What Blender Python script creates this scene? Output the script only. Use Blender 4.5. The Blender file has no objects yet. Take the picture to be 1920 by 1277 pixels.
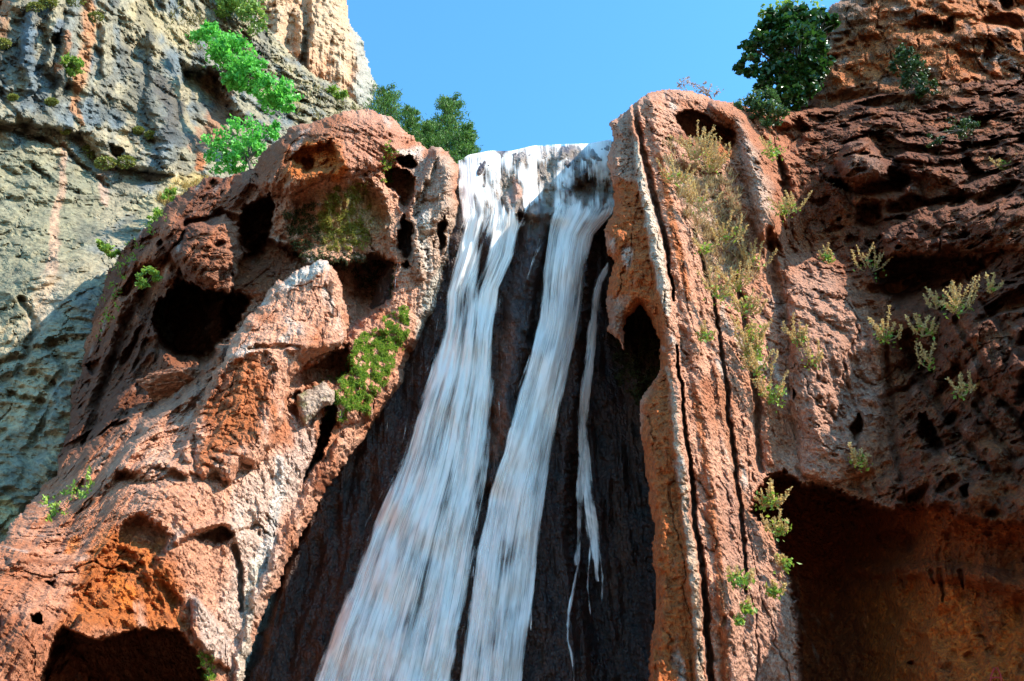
import bpy, math, random
import numpy as np
from mathutils import Vector

# ------------------------------------------------------------------ camera, sky, sun, exposure
sc = bpy.context.scene
COL = sc.collection
CAM_Z, PITCH, FOC = 1.6, math.radians(30.0), 1662.0
cam_d = bpy.data.cameras.new('camera'); cam = bpy.data.objects.new('camera', cam_d); COL.objects.link(cam)
cam.location = (0, 0, CAM_Z); cam.rotation_euler = (math.radians(90) + PITCH, 0, 0)
cam_d.sensor_width = 36.0; cam_d.lens = 36.0 * FOC / 1920.0; cam_d.clip_end = 6000.0; cam_d.clip_start = 0.1
sc.camera = cam

SUN = Vector((0.68, -0.23, 0.69)).normalized()
EL = math.asin(SUN.z); ROT = math.atan2(SUN.x, SUN.y)
world = bpy.data.worlds.new('World'); sc.world = world; world.use_nodes = True
wn = world.node_tree.nodes; wl = world.node_tree.links; wn.clear()
sky = wn.new('ShaderNodeTexSky'); sky.sky_type = 'NISHITA'; sky.sun_disc = False
sky.sun_elevation = EL; sky.sun_rotation = ROT; sky.altitude = 900; sky.air_density = 1.0; sky.dust_density = 0.25; sky.ozone_density = 1.2
tint = wn.new('ShaderNodeMix'); tint.data_type = 'RGBA'; tint.blend_type = 'MULTIPLY'; tint.inputs[0].default_value = 1.0
tint.inputs[7].default_value = (0.66, 1.36, 1.58, 1)
bg = wn.new('ShaderNodeBackground'); bg.inputs['Strength'].default_value = 0.15
wo = wn.new('ShaderNodeOutputWorld')
wl.new(sky.outputs[0], tint.inputs[6]); wl.new(tint.outputs[2], bg.inputs['Color']); wl.new(bg.outputs[0], wo.inputs['Surface'])

sun_d = bpy.data.lights.new('sun', 'SUN'); sun_d.energy = 5.0; sun_d.angle = math.radians(0.5); sun_d.color = (1.0, 0.93, 0.82)
sun = bpy.data.objects.new('sun', sun_d); COL.objects.link(sun); sun.location = (30, -10, 60)
sun.rotation_euler = SUN.to_track_quat('Z', 'Y').to_euler()
sc.view_settings.view_transform = 'Standard'; sc.view_settings.look = 'None'; sc.view_settings.gamma = 1.0
sc.view_settings.exposure = 1.1; sc.view_settings.use_curve_mapping = False
sc.cycles.max_bounces = 6; sc.cycles.diffuse_bounces = 3; sc.cycles.transparent_max_bounces = 24

# ------------------------------------------------------------------ helpers
CF, SF = math.cos(PITCH), math.sin(PITCH)
def unproj(px, py, Y):
    """world point that stands Y metres in front of the camera at photo position (px, py)"""
    a = 638.5 - py; dy = FOC * CF - a * SF; dz = FOC * SF + a * CF
    k = Y / dy
    return (px - 960.0) * k, Y + 0 * k, CAM_Z + dz * k
def at(px, py, Y): return Vector(unproj(px, py, Y))
def pxm(px, py, Y):
    """metres per photo pixel there"""
    return Y / (FOC * CF - (638.5 - py) * SF)

_r = np.random.RandomState(11)
PERM = np.concatenate([_r.permutation(256)] * 2).astype(np.int32)
_g = _r.normal(size=(256, 3)); GRAD = (_g / np.linalg.norm(_g, axis=1)[:, None]).astype(np.float32)
RPT = _r.rand(256, 3).astype(np.float32)
def perlin(p):
    p = np.asarray(p, np.float32); i = np.floor(p).astype(np.int32); f = p - i; i &= 255
    u = f * f * f * (f * (f * 6 - 15) + 10); out = np.zeros(len(p), np.float32)
    for a in (0, 1):
        wa = u[:, 0] if a else 1 - u[:, 0]; A = PERM[(i[:, 0] + a) & 255]
        for b in (0, 1):
            wb = wa * (u[:, 1] if b else 1 - u[:, 1]); B = PERM[(A + i[:, 1] + b) & 255]
            for c in (0, 1):
                g = GRAD[PERM[(B + i[:, 2] + c) & 255]]
                d = g[:, 0] * (f[:, 0] - a) + g[:, 1] * (f[:, 1] - b) + g[:, 2] * (f[:, 2] - c)
                out += d * wb * (u[:, 2] if c else 1 - u[:, 2])
    return out * 1.6
def fbm(p, o=4, gain=.5, lac=2.03):
    p = np.asarray(p, np.float32); s = np.zeros(len(p), np.float32); a = 1.0; t = 0
    for k in range(o):
        s += a * perlin(p + 17.3 * k); t += a; a *= gain; p = p * lac
    return s / t
def ridged(p, o=4, gain=.5, lac=2.1):
    p = np.asarray(p, np.float32); s = np.zeros(len(p), np.float32); a = 1.0; t = 0
    for k in range(o):
        s += a * (1 - 2 * np.abs(perlin(p + 9.1 * k))); t += a; a *= gain; p = p * lac
    return s / t
def billow(p, o=3, gain=.5, lac=2.1):
    p = np.asarray(p, np.float32); s = np.zeros(len(p), np.float32); a = 1.0; t = 0
    for k in range(o):
        s += a * (2.4 * np.abs(perlin(p + 5.7 * k)) - .7); t += a; a *= gain; p = p * lac
    return s / t
def crease(p, w=.1):
    return np.clip(1 - np.abs(perlin(p)) / w, 0, 1) ** 1.5
def worley(p):
    p = np.asarray(p, np.float32) - .5; i = np.floor(p).astype(np.int32); f = p - i
    best = np.full(len(p), 9., np.float32)
    for a in (0, 1):
        A = PERM[(i[:, 0] + a) & 255]
        for b in (0, 1):
            B = PERM[(A + i[:, 1] + b) & 255]
            for c in (0, 1):
                r = RPT[PERM[(B + i[:, 2] + c) & 255]]
                d = (f[:, 0] - a - r[:, 0] * .9 + .45) ** 2 + (f[:, 1] - b - r[:, 1] * .9 + .45) ** 2 + (f[:, 2] - c - r[:, 2] * .9 + .45) ** 2
                best = np.minimum(best, d)
    return np.sqrt(best)
def sstep(a, b, x):
    t = np.clip((x - a) / (b - a), 0, 1); return t * t * (3 - 2 * t)
def sd_poly(x, y, poly):
    """signed distance, positive inside"""
    P = np.asarray(poly, np.float32); n = len(P); d2 = np.full(x.shape, 1e12, np.float32); ins = np.zeros(x.shape, bool)
    for k in range(n):
        ax, ay = P[k]; bx, by = P[(k + 1) % n]; ex, ey = bx - ax, by - ay
        wx, wy = x - ax, y - ay; t = np.clip((wx * ex + wy * ey) / (ex * ex + ey * ey + 1e-9), 0, 1)
        d2 = np.minimum(d2, (wx - ex * t) ** 2 + (wy - ey * t) ** 2)
        if ay != by:
            c = ((ay <= y) != (by <= y)) & (x < ax + (y - ay) / (by - ay) * ex); ins ^= c
    d = np.sqrt(d2); return np.where(ins, d, -d)
def d_line(x, y, pts, rad):
    """distance to a polyline as a fraction of the local radius, and the position 0..1 along it"""
    P = np.asarray(pts, np.float32); n = len(P)
    R = np.full(n, rad, np.float32) if np.isscalar(rad) else np.interp(np.linspace(0, 1, n), np.linspace(0, 1, len(rad)), rad)
    L = np.concatenate([[0], np.cumsum(np.hypot(*(P[1:] - P[:-1]).T))]); best = np.full(x.shape, 1e9, np.float32); tt = np.zeros(x.shape, np.float32)
    for k in range(n - 1):
        ax, ay = P[k]; ex, ey = P[k + 1] - P[k]; wx, wy = x - ax, y - ay
        t = np.clip((wx * ex + wy * ey) / (ex * ex + ey * ey + 1e-9), 0, 1)
        d = np.hypot(wx - ex * t, wy - ey * t) / (R[k] + (R[k + 1] - R[k]) * t); m = d < best
        best = np.where(m, d, best); tt = np.where(m, (L[k] + (L[k + 1] - L[k]) * t) / L[-1], tt)
    return best, tt
def tps(ctrl):
    C = np.asarray(ctrl, np.float64); n = len(C); X = C[:, :2] / 500.0
    def U(r2): return r2 * np.log(r2 + 1e-9)
    K = U(((X[:, None] - X[None]) ** 2).sum(-1)) + np.eye(n) * 0.004
    A = np.zeros((n + 3, n + 3)); A[:n, :n] = K; A[:n, n] = 1; A[:n, n + 1:] = X; A[n, :n] = 1; A[n + 1:, :n] = X.T
    w = np.linalg.solve(A, np.concatenate([C[:, 2], np.zeros(3)]))
    def f(px, py):
        x = px.astype(np.float32) / 500; y = py.astype(np.float32) / 500; s = w[n] + w[n + 1] * x + w[n + 2] * y
        for k in range(n):
            r2 = (x - X[k, 0]) ** 2 + (y - X[k, 1]) ** 2; s = s + w[k] * r2 * np.log(r2 + 1e-9)
        return s.astype(np.float32)
    return f

def tag(o, label=None, cat=None, group=None, kind=None):
    if label: o['label'] = label
    if cat: o['category'] = cat
    if group: o['group'] = group
    if kind: o['kind'] = kind
    return o
def empty(name, loc):
    o = bpy.data.objects.new(name, None); COL.objects.link(o); o.location = loc; o.empty_display_size = .2; return o
def mesh_np(name, V, F, mat, parent=None, colors=None, attrs=None, smooth=False, loc=None):
    """one mesh object from numpy vertices and a list of equal-size faces (array) or mixed list"""
    me = bpy.data.meshes.new(name); V = np.asarray(V, np.float32)
    if loc is not None: V = V - np.asarray(loc, np.float32)
    if isinstance(F, np.ndarray):
        nf, k = F.shape; me.vertices.add(len(V)); me.vertices.foreach_set('co', V.ravel())
        me.loops.add(nf * k); me.loops.foreach_set('vertex_index', F.astype(np.int32).ravel())
        me.polygons.add(nf); me.polygons.foreach_set('loop_start', np.arange(0, nf * k, k, dtype=np.int32))
        me.update(calc_edges=True)
    else: me.from_pydata(V.tolist(), [], F); me.update()
    me.polygons.foreach_set('use_smooth', np.full(len(me.polygons), smooth, bool))
    if colors is not None:
        at_ = me.color_attributes.new('Col', 'FLOAT_COLOR', 'POINT'); c = np.ones((len(V), 4), np.float32); c[:, :3] = colors
        at_.data.foreach_set('color', c.ravel())
    for k_, v in (attrs or {}).items():
        a_ = me.attributes.new(k_, 'FLOAT', 'POINT'); a_.data.foreach_set('value', np.asarray(v, np.float32).ravel())
    me.materials.append(mat); o = bpy.data.objects.new(name, me); COL.objects.link(o)
    if parent is not None: o.parent = parent
    if loc is not None and parent is None: o.location = loc
    return o

# ------------------------------------------------------------------ materials
def new_mat(name):
    m = bpy.data.materials.new(name); m.use_nodes = True; nt = m.node_tree; nt.nodes.clear(); return m, nt
def N(nt, typ, **kw):
    n = nt.nodes.new(typ)
    for k, v in kw.items():
        if k.startswith('i_'): n.inputs[k[2:].replace('_', ' ')].default_value = v
        else: setattr(n, k, v)
    return n
def rock_mat(name, bump=.6, rough=.92, spec=.25, grain=6.0, var=.6):
    m, nt = new_mat(name); L = nt.links.new
    geo = N(nt, 'ShaderNodeNewGeometry'); col = N(nt, 'ShaderNodeAttribute', attribute_name='Col')
    n1 = N(nt, 'ShaderNodeTexNoise', i_Scale=grain, i_Detail=8.0, i_Roughness=.68); L(geo.outputs['Position'], n1.inputs['Vector'])
    n2 = N(nt, 'ShaderNodeTexVoronoi', i_Scale=grain * 1.7); L(geo.outputs['Position'], n2.inputs['Vector'])
    mr = N(nt, 'ShaderNodeMapRange'); mr.inputs[1].default_value = .3; mr.inputs[2].default_value = .7; mr.inputs[3].default_value = 1 - var; mr.inputs[4].default_value = 1 + var * .7
    L(n1.outputs['Fac'], mr.inputs[0])
    mul = N(nt, 'ShaderNodeVectorMath', operation='SCALE'); L(col.outputs['Color'], mul.inputs[0]); L(mr.outputs[0], mul.inputs['Scale'])
    ad = N(nt, 'ShaderNodeMath', operation='MULTIPLY_ADD'); L(n2.outputs['Distance'], ad.inputs[0]); ad.inputs[1].default_value = .5; L(n1.outputs['Fac'], ad.inputs[2])
    b = N(nt, 'ShaderNodeBump', i_Strength=bump, i_Distance=.22); L(ad.outputs[0], b.inputs['Height'])
    p = N(nt, 'ShaderNodeBsdfPrincipled'); p.inputs['Roughness'].default_value = rough; p.inputs['Specular IOR Level'].default_value = spec
    L(mul.outputs[0], p.inputs['Base Color']); L(b.outputs[0], p.inputs['Normal'])
    o = N(nt, 'ShaderNodeOutputMaterial'); L(p.outputs[0], o.inputs[0]); return m
def leaf_mat(name, c0, c1, trans=.35, rough=.45, scale=1.5):
    m, nt = new_mat(name); L = nt.links.new
    oi = N(nt, 'ShaderNodeAttribute', attribute_name='rnd'); 
    mx = N(nt, 'ShaderNodeMix', data_type='RGBA'); L(oi.outputs['Fac'], mx.inputs[0]); mx.inputs[6].default_value = (*c0, 1); mx.inputs[7].default_value = (*c1, 1)
    p = N(nt, 'ShaderNodeBsdfPrincipled'); p.inputs['Roughness'].default_value = rough; L(mx.outputs[2], p.inputs['Base Color'])
    t = N(nt, 'ShaderNodeBsdfTranslucent'); L(mx.outputs[2], t.inputs['Color'])
    ms = N(nt, 'ShaderNodeMixShader'); ms.inputs[0].default_value = trans; L(p.outputs[0], ms.inputs[1]); L(t.outputs[0], ms.inputs[2])
    o = N(nt, 'ShaderNodeOutputMaterial'); L(ms.outputs[0], o.inputs[0]); return m

# ------------------------------------------------------------------ rock faces: relief grids at true distances
PALE = np.array((.63, .305, .185)); SALMON = np.array((.46, .165, .075)); BROWN = np.array((.21, .058, .020)); ORANGE = np.array((.50, .135, .022))
DKBROWN = np.array((.085, .038, .024)); GREYB = np.array((.22, .245, .25)); TAN = np.array((.44, .35, .23)); OLIVE = np.array((.25, .245, .175)); CRUST = np.array((.68, .58, .48)); RUST = np.array((.36, .10, .025))
class Rock:
    def __init__(s, name, box, step, ctrl, outline, warp=9., rim=(40, 3.), seed=0, back=6., pre_noise=True):
        s.name, s.step, s.back, s.seed = name, step, back, seed
        x0, x1, y0, y1 = box; xs = np.arange(x0, x1 + .1, step, dtype=np.float32); ys = np.arange(y0, y1 + .1, step, dtype=np.float32)
        s.nx, s.ny, s.y1 = len(xs), len(ys), y1; gx, gy = np.meshgrid(xs, ys); s.gx, s.gy = gx.ravel(), gy.ravel()
        s.D = tps(ctrl)(s.gx, s.gy); s.P0 = np.stack(unproj(s.gx, s.gy, s.D), 1).astype(np.float32)
        s.q = s.P0 + seed * 31.7; n2 = np.stack([s.gx, s.gy, 0 * s.gx + seed * 50], 1)
        s.x = s.gx + warp * (1.3 * fbm(n2 / 55., 3) + .7 * fbm(n2 / 14. + 5, 3)); s.y = s.gy + warp * (1.3 * fbm(n2 / 55. + 90, 3) + .7 * fbm(n2 / 14. + 70, 3))
        s.sd = sd_poly(s.x, s.y, outline)
        t = np.clip(s.sd / rim[0], 0, 1); s.D += rim[1] * (1 - np.sqrt(1 - (1 - t) ** 2))
        s.C = np.tile(SALMON, (len(s.D), 1)).astype(np.float32)
    def _in(s, pts, m):
        P = np.asarray(pts); return np.where((s.gx > P[:, 0].min() - m) & (s.gx < P[:, 0].max() + m) & (s.gy > P[:, 1].min() - m) & (s.gy < P[:, 1].max() + m))[0]
    def hole(s, poly, depth, soft=10., rnd=False):
        i = s._in(poly, 30); d = sd_poly(s.x[i], s.y[i], poly)
        if depth > 0:
            d = d + 4.5 * (ridged(np.stack([s.gx[i] / 15., s.gy[i] / 15., 0 * d + s.seed], 1), 3) - .25) * np.clip(soft / 12., .4, 1.2)
            ya = min(p[1] for p in poly); yb = max(p[1] for p in poly); soft = soft * (.6 + 2.2 * sstep(.45, 1., (s.y[i] - ya) / (yb - ya)))
        t = np.clip(d / soft, 0, 1)
        s.D[i] += depth * (np.sqrt(1 - (1 - t) ** 2) if rnd else t * t * (3 - 2 * t)); return s
    def bump(s, poly, h, soft=20.): return s.hole(poly, -h, soft, True)
    def ridge(s, pts, rad, h, p=2.):
        R = rad if np.isscalar(rad) else max(rad); i = s._in(pts, R + 25); d, t = d_line(s.x[i], s.y[i], pts, rad)
        s.D[i] -= h * np.clip(1 - d ** p, 0, 1) ** (1.0 if p > 2 else 1.3); return s
    def paint(s, poly, col, a=1., soft=25., nz=0., ns=.8):
        i = s._in(poly, soft + 20); d = sd_poly(s.x[i], s.y[i], poly)
        if nz: d = d + nz * fbm(s.q[i] * ns + 3, 4) * 2
        m = (a * sstep(-soft * .4, soft * .6, d))[:, None]; s.C[i] = s.C[i] * (1 - m) + np.asarray(col) * m; return s
    def paint_line(s, pts, rad, col, a=1., nz=.5, ns=1.5):
        R = rad if np.isscalar(rad) else max(rad); i = s._in(pts, R * 1.6 + 20); d, t = d_line(s.x[i], s.y[i], pts, rad)
        if nz: d = d + nz * fbm(s.q[i] * ns + 8, 3)
        m = (a * (1 - sstep(.55, 1.1, d)))[:, None]; s.C[i] = s.C[i] * (1 - m) + np.asarray(col) * m; return s
    def mix(s, m, col):
        m = np.clip(m, 0, 1)[:, None]; s.C = s.C * (1 - m) + np.asarray(col) * m; return s
    def build(s, mat, label=None):
        ok = s.sd > 0; idx = np.arange(s.nx * s.ny).reshape(s.ny, s.nx)
        q = np.stack([idx[:-1, :-1], idx[1:, :-1], idx[1:, 1:], idx[:-1, 1:]], -1).reshape(-1, 4)
        q = q[ok[q].all(1)]; use = np.unique(q); re = np.full(s.nx * s.ny, -1, np.int64); re[use] = np.arange(len(use)); F = re[q]
        P = np.stack(unproj(s.gx[use], s.gy[use], s.D[use]), 1); C = s.C[use]
        E = np.concatenate([F[:, [0, 1]], F[:, [1, 2]], F[:, [2, 3]], F[:, [3, 0]]]); key = np.sort(E, 1); k64 = key[:, 0] * len(use) + key[:, 1]
        _, inv, cnt = np.unique(k64, return_inverse=True, return_counts=True); B = E[cnt[inv] == 1]; bv = np.unique(B)
        re2 = np.full(len(use), -1, np.int64); re2[bv] = len(use) + np.arange(len(bv))
        ray = P[bv] - np.array((0, 0, CAM_Z)); ray /= np.linalg.norm(ray, axis=1)[:, None]; bp = P[bv] + ray * s.back
        low = s.gy[use][bv] > s.y1 - 2 * s.step; bp[low] = P[bv][low] * (1, 1, 0) + (0, 0, -1)
        F = np.concatenate([F, np.stack([B[:, 1], B[:, 0], re2[B[:, 0]], re2[B[:, 1]]], 1)])
        V = np.concatenate([P, bp]); C = np.concatenate([C, C[bv]])
        o = mesh_np(s.name, V, F, mat, colors=np.clip(C, .01, .9)); o['kind'] = 'structure'
        if label: o['label'] = label
        return o
    def depth_at(s, px, py):
        i = int(round((py - s.gy[0]) / s.step)); j = int(round((px - s.gx[0]) / s.step))
        return float(s.D[min(max(i, 0), s.ny - 1) * s.nx + min(max(j, 0), s.nx - 1)])
M_ROCK = rock_mat('travertine', bump=.95)
M_GREY = rock_mat('grey_limestone', bump=.55, grain=3.0)
M_WET = rock_mat('wet_travertine', bump=.7, rough=.35, spec=.5)

# ---- ground of the gorge (below the frame)
def ground():
    m, nt = new_mat('gravel_ground'); L = nt.links.new
    n1 = N(nt, 'ShaderNodeTexNoise', i_Scale=.8, i_Detail=8.0); r = N(nt, 'ShaderNodeValToRGB'); r.color_ramp.elements[0].color = (.13, .08, .045, 1); r.color_ramp.elements[1].color = (.32, .21, .13, 1)
    p = N(nt, 'ShaderNodeBsdfPrincipled', i_Roughness=.95); o = N(nt, 'ShaderNodeOutputMaterial')
    L(n1.outputs['Fac'], r.inputs[0]); L(r.outputs[0], p.inputs['Base Color']); L(p.outputs[0], o.inputs[0])
    g = mesh_np('ground', [(-3000, -3000, 0), (3000, -3000, 0), (3000, 3000, 0), (-3000, 3000, 0)], np.array([[0, 1, 2, 3]]), m); g['kind'] = 'structure'
ground()

# ---- far orange tower of the cliff
T = Rock('far_cliff', (440, 740, -190, 300), 2.5, [(440, -150, 72), (700, -150, 80), (440, 300, 72), (720, 300, 80), (580, 60, 73)],
         [(430, -220), (640, -220), (648, -60), (655, 10), (662, 55), (684, 78), (680, 105), (700, 132), (709, 150), (702, 185), (690, 205), (720, 330), (430, 330)], rim=(60, 7.), seed=1, back=12)
v = T.q * (.28, .28, .05); T.D -= 2.2 * ridged(v, 4) + .9 * fbm(T.q * .5, 4) + .5 * ridged(T.q * (.9, .9, .6), 3)
T.ridge([(560, -150), (575, 40), (570, 130)], 12, -2.5)
T.C[:] = (.46, .30, .18); T.mix(sstep(0, .5, fbm(T.q * (.4, .4, .12) + 4, 4)), (.50, .26, .14)); T.mix(sstep(.15, .5, fbm(T.q * (.5, .5, .2) + 40, 4)), (.40, .36, .28))
T.paint([(650, 40), (720, 70), (720, 240), (640, 240), (670, 120)], (.25, .26, .22), .75, 20, 12, .4)
T.build(M_GREY, 'far tan and orange rock tower against the sky')

# ---- grey limestone wall on the left and the scree slope that runs up from it
G = Rock('grey_cliff', (-220, 830, -190, 1300), 2.5,
         [(-220, -150, 37), (100, -150, 40), (300, -150, 47), (450, -150, 56), (-220, 300, 35), (100, 300, 39), (250, 300, 42), (340, 200, 46), (400, 330, 44), (520, 120, 56), (640, 190, 58), (700, 225, 60),
          (780, 300, 58), (-220, 800, 31), (0, 700, 31.5), (200, 600, 33), (0, 1000, 30), (300, 800, 34), (700, 800, 50), (0, 1300, 29), (600, 1300, 45)],
         [(-260, -230), (430, -230), (445, -60), (470, 20), (520, 75), (570, 120), (610, 150), (660, 185), (715, 222), (770, 262), (850, 310), (850, 1340), (-260, 1340)], rim=(25, 2.), seed=2, back=15)
G.D -= 1.5 * fbm(G.q * .12, 3) + .6 * fbm(G.q * (.4, .4, .3), 4) + .16 * ridged(G.q * (1.3, 1.3, 1.0), 4)
lowm = sstep(430, 300, G.y + .15 * G.x)            # rough upper wall above the smooth panel
G.D -= lowm * (.55 * ridged(G.q * (.55, .55, .22), 4) + .5 * fbm(G.q * .9, 4))
slope = sstep(-20, 60, sd_poly(G.x, G.y, [(300, -230), (900, -230), (900, 360), (700, 340), (560, 260), (520, 215), (420, 60)]))
G.D -= slope * (.9 * ridged(G.q * (.5, .5, .5), 4) + .5 * ridged(G.q * 1.6, 3))
G.hole([(330, 110), (420, 130), (440, 200), (480, 235), (420, 260), (350, 320), (335, 220)], 3.5, 40)
G.bump([(60, 235), (150, 250), (190, 310), (330, 330), (330, 250), (345, 140), (300, 60), (180, -40), (40, -40), (-60, 100), (-60, 230)], 1.3, 18)
G.bump([(280, 60), (330, 130), (352, 180), (335, 300), (300, 310), (270, 200)], 1.0, 22)
for pts in ([(105, -20), (100, 60), (92, 120)], [(135, 20), (120, 100), (110, 170)], [(60, 30), (50, 110), (60, 170)], [(200, 60), (200, 130)]): G.ridge(pts, [16, 10], .9)
G.hole([(95, 60), (112, 60), (108, 90), (95, 85)], 1.2, 6); G.hole([(200, 268), (235, 280), (240, 310), (205, 300)], 1.2, 10)
for pts in ([(-20, 240), (60, 255), (120, 275), (175, 325), (200, 350)], [(60, 315), (90, 335)], [(0, 180), (40, 235), (80, 262)]): G.ridge(pts, 7, -.5)
for pts in ([(40, 560), (70, 620), (30, 700), (100, 720)], [(-20, 690), (60, 660), (120, 640)], [(20, 740), (90, 760), (60, 830)], [(95, 640), (120, 690), (60, 780)]): G.ridge(pts, 10, -.55)
roughlow = sstep(600, 680, G.y + .3 * G.x); G.D -= roughlow * (.45 * ridged(G.q * (.8, .8, 1.4), 4))
# colours: limestone with grey-blue, tan and rusty streaks running down the face
G.D -= .3 * billow(G.q * (.6, .6, .45), 4); G.D += .2 * crease(G.q * (.45, .45, .2) + .4 * fbm(G.q * .8, 3)[:, None], .05)
G.C[:] = (.34, .31, .23); st = fbm(G.q * (.7, .7, .06) + 12, 4)
G.mix(sstep(-.05, .3, st), (.235, .25, .24)); G.mix(sstep(.05, .45, fbm(G.q * (.55, .55, .12) + 60, 4)), (.46, .40, .28))
G.mix(lowm * sstep(.0, .4, fbm(G.q * (.9, .9, .08) + 33, 4)), (.16, .20, .235)); G.mix(lowm * sstep(.18, .45, fbm(G.q * (.8, .8, .1) + 71, 4)) * .8, (.07, .08, .09))
G.mix(slope * sstep(-.3, .2, fbm(G.q * .6 + 5, 4)), (.42, .37, .25)); G.mix(slope * sstep(.05, .4, fbm(G.q * .9 + 25, 4)), (.22, .20, .15)); G.mix(slope * sstep(.25, .5, fbm(G.q * .5 + 45, 4)), (.34, .27, .09))
G.paint([(-60, 260), (60, 270), (190, 330), (180, 480), (70, 500), (60, 640), (-60, 700)], (.27, .265, .185), .8, 40, 12)
for pts, r, c, a in (([(168, 10), (166, 70), (150, 130), (142, 200), (150, 230)], [16, 14, 6], (.50, .25, .13), .9), ([(125, 60), (120, 110), (108, 130)], 7, (.46, .22, .12), .8),
                     ([(118, 265), (120, 320), (105, 420), (95, 520), (70, 600)], [6, 10, 12, 18], (.52, .34, .25), .85), ([(50, 30), (55, 130)], 14, (.11, .17, .24), .8), ([(110, 40), (105, 85)], 9, (.12, .18, .26), .8), ([(70, 60), (45, 110)], 9, (.12, .19, .28), .7), ([(10, 0), (5, 70)], 14, (.5, .24, .12), .8),
                     ([(305, 250), (290, 300), (280, 345)], [18, 22], (.20, .23, .26), .85), ([(270, 140), (290, 190), (270, 250)], 30, (.13, .14, .14), .7), ([(215, 320), (190, 330), (195, 380)], 9, (.52, .36, .3), .8),
                     ([(300, 160), (330, 200), (320, 250)], [22, 20], (.10, .095, .095), .85), ([(395, 155), (420, 160), (400, 250), (370, 270)], 22, (.40, .19, .11), .75), ([(375, 290), (372, 310)], 10, (.5, .17, .06), .9),
                     ([(260, 20), (320, 60), (350, 80)], 26, (.46, .38, .22), .7), ([(330, 350), (360, 335), (390, 345)], [14, 20, 8], (.52, .40, .18), .9), ([(280, 400), (330, 370)], [40, 25], (.46, .42, .28), .8), ([(90, 540), (60, 620), (20, 660)], 30, (.6, .50, .38), .7), ([(10, 960), (20, 980)], 30, (.56, .50, .30), .8), ([(20, 640), (60, 720), (20, 780)], 45, (.52, .44, .30), .8)):
    G.paint_line(pts, r, c, a)
G.mix(sstep(.12, .4, fbm(G.q * (.5, .5, .05) + 201, 4)) * .55, (.10, .105, .095)); G.mix(lowm * sstep(.1, .35, fbm(G.q * (.35, .35, .12) + 221, 4)) * .7, (.075, .09, .105))
G.C *= (.74, .67, .57)
G.build(M_GREY, 'grey limestone wall with dark water streaks, left')

# ---- red travertine buttress left of the falls
bl_out = [(-260, 1240), (-60, 1075), (0, 1012), (55, 945), (100, 885), (128, 800), (140, 720), (165, 620), (195, 525), (228, 468), (290, 405), (345, 360), (380, 330), (425, 335), (475, 312), (505, 275), (530, 250), (560, 232), (600, 222), (640, 210), (690, 205), (735, 215), (750, 240),
          (768, 256), (800, 274), (822, 270), (846, 284), (860, 305), (864, 350), (862, 420), (846, 480), (832, 540), (820, 590), (792, 622), (770, 665), (745, 725), (715, 780), (672, 840), (630, 890), (604, 935), (570, 1000), (530, 1075), (496, 1150), (472, 1210), (455, 1290), (430, 1500), (-260, 1500)]
Bc = [(-220, 1450, 10.5), (0, 1277, 13.5), (200, 1277, 15.8), (440, 1277, 19.3), (-220, 1100, 14), (0, 1030, 16.6), (200, 1000, 17.6), (400, 1000, 19.2), (540, 1020, 21.4), (110, 880, 23.5), (250, 850, 20.2), (420, 900, 19.6), (600, 880, 23), (170, 650, 27.5), (300, 660, 24.8), (380, 760, 21.2), (500, 780, 21.2),
      (620, 740, 23.6), (760, 650, 26), (240, 460, 27.5), (350, 450, 25.8), (470, 430, 26.5), (560, 560, 24.6), (680, 520, 26.0), (750, 500, 26), (830, 520, 26.4), (835, 320, 26.8), (780, 300, 27.5), (650, 230, 26.5), (620, 320, 24.8), (530, 290, 26), (640, 420, 25.6), (400, 350, 27.5), (700, 800, 25.2), (440, 1450, 18), (200, 1450, 14), (220, 770, 24.3), (310, 735, 23.6), (150, 800, 25.5), (90, 900, 24)]
B = Rock('red_buttress', (-220, 880, 190, 1450), 2.0, Bc, bl_out, warp=9, rim=(30, 2.2), seed=3, back=5)
ang = .62; Xr = B.q[:, 0] * math.cos(ang) - B.q[:, 2] * math.sin(ang); Zr = B.q[:, 0] * math.sin(ang) + B.q[:, 2] * math.cos(ang)
flute = np.stack([(B.gx * .845 + B.gy * .535) / 52., (B.gx * .535 - B.gy * .845) / 420., .12 * B.q[:, 1]], 1); vert = B.q * (1., .5, .12)
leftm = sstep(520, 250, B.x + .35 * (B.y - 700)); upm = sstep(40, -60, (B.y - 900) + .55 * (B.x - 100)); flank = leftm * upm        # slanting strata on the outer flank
B.D -= .5 * fbm(B.q * .38, 3) + .22 * fbm(B.q * 1.1 + 7, 4)
B.D -= leftm * (.5 * ridged(flute * .7, 3) + .28 * ridged(flute * 2.0 + 3, 3))
B.D -= (1 - leftm) * (.15 * ridged(vert * 2.2, 3) + .09 * ridged(vert * 6, 2))
B.D -= (.22 + .2 * flank) * billow(B.q * (.55, .55, .42) + 3, 3) + (.08 + .08 * flank) * billow(B.q * 1.9 + 8, 3) + .13 * fbm(B.q * 3.4, 4, .6) + .055 * ridged(B.q * 7, 2)
B.D += flank * .9 * sstep(.18, .32, fbm(B.q * (.6, .6, .5) + 133, 3))
B.D += (.30 * crease(B.q * (.7, .7, .35) + .35 * fbm(B.q * 1.5, 3)[:, None], .06) + .16 * crease(flute * 1.1 + .3 * fbm(B.q * 2, 3)[:, None] + 4, .07) * (.4 + leftm)) * sstep(-.2, .3, fbm(B.q * .5 + 66, 2))
B.hole([(545, 745), (560, 690), (610, 668), (655, 645), (660, 690), (640, 720), (590, 725), (560, 770)], 2.0, 16)
B.hole([(365, 770), (430, 670), (500, 655), (520, 690), (505, 760), (470, 840), (380, 890), (360, 860)], .8, 30)
B.hole([(60, 930), (130, 880), (240, 810), (320, 770), (372, 735), (410, 680), (380, 560), (300, 420), (200, 480), (100, 700)], 1.6, 30)
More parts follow.
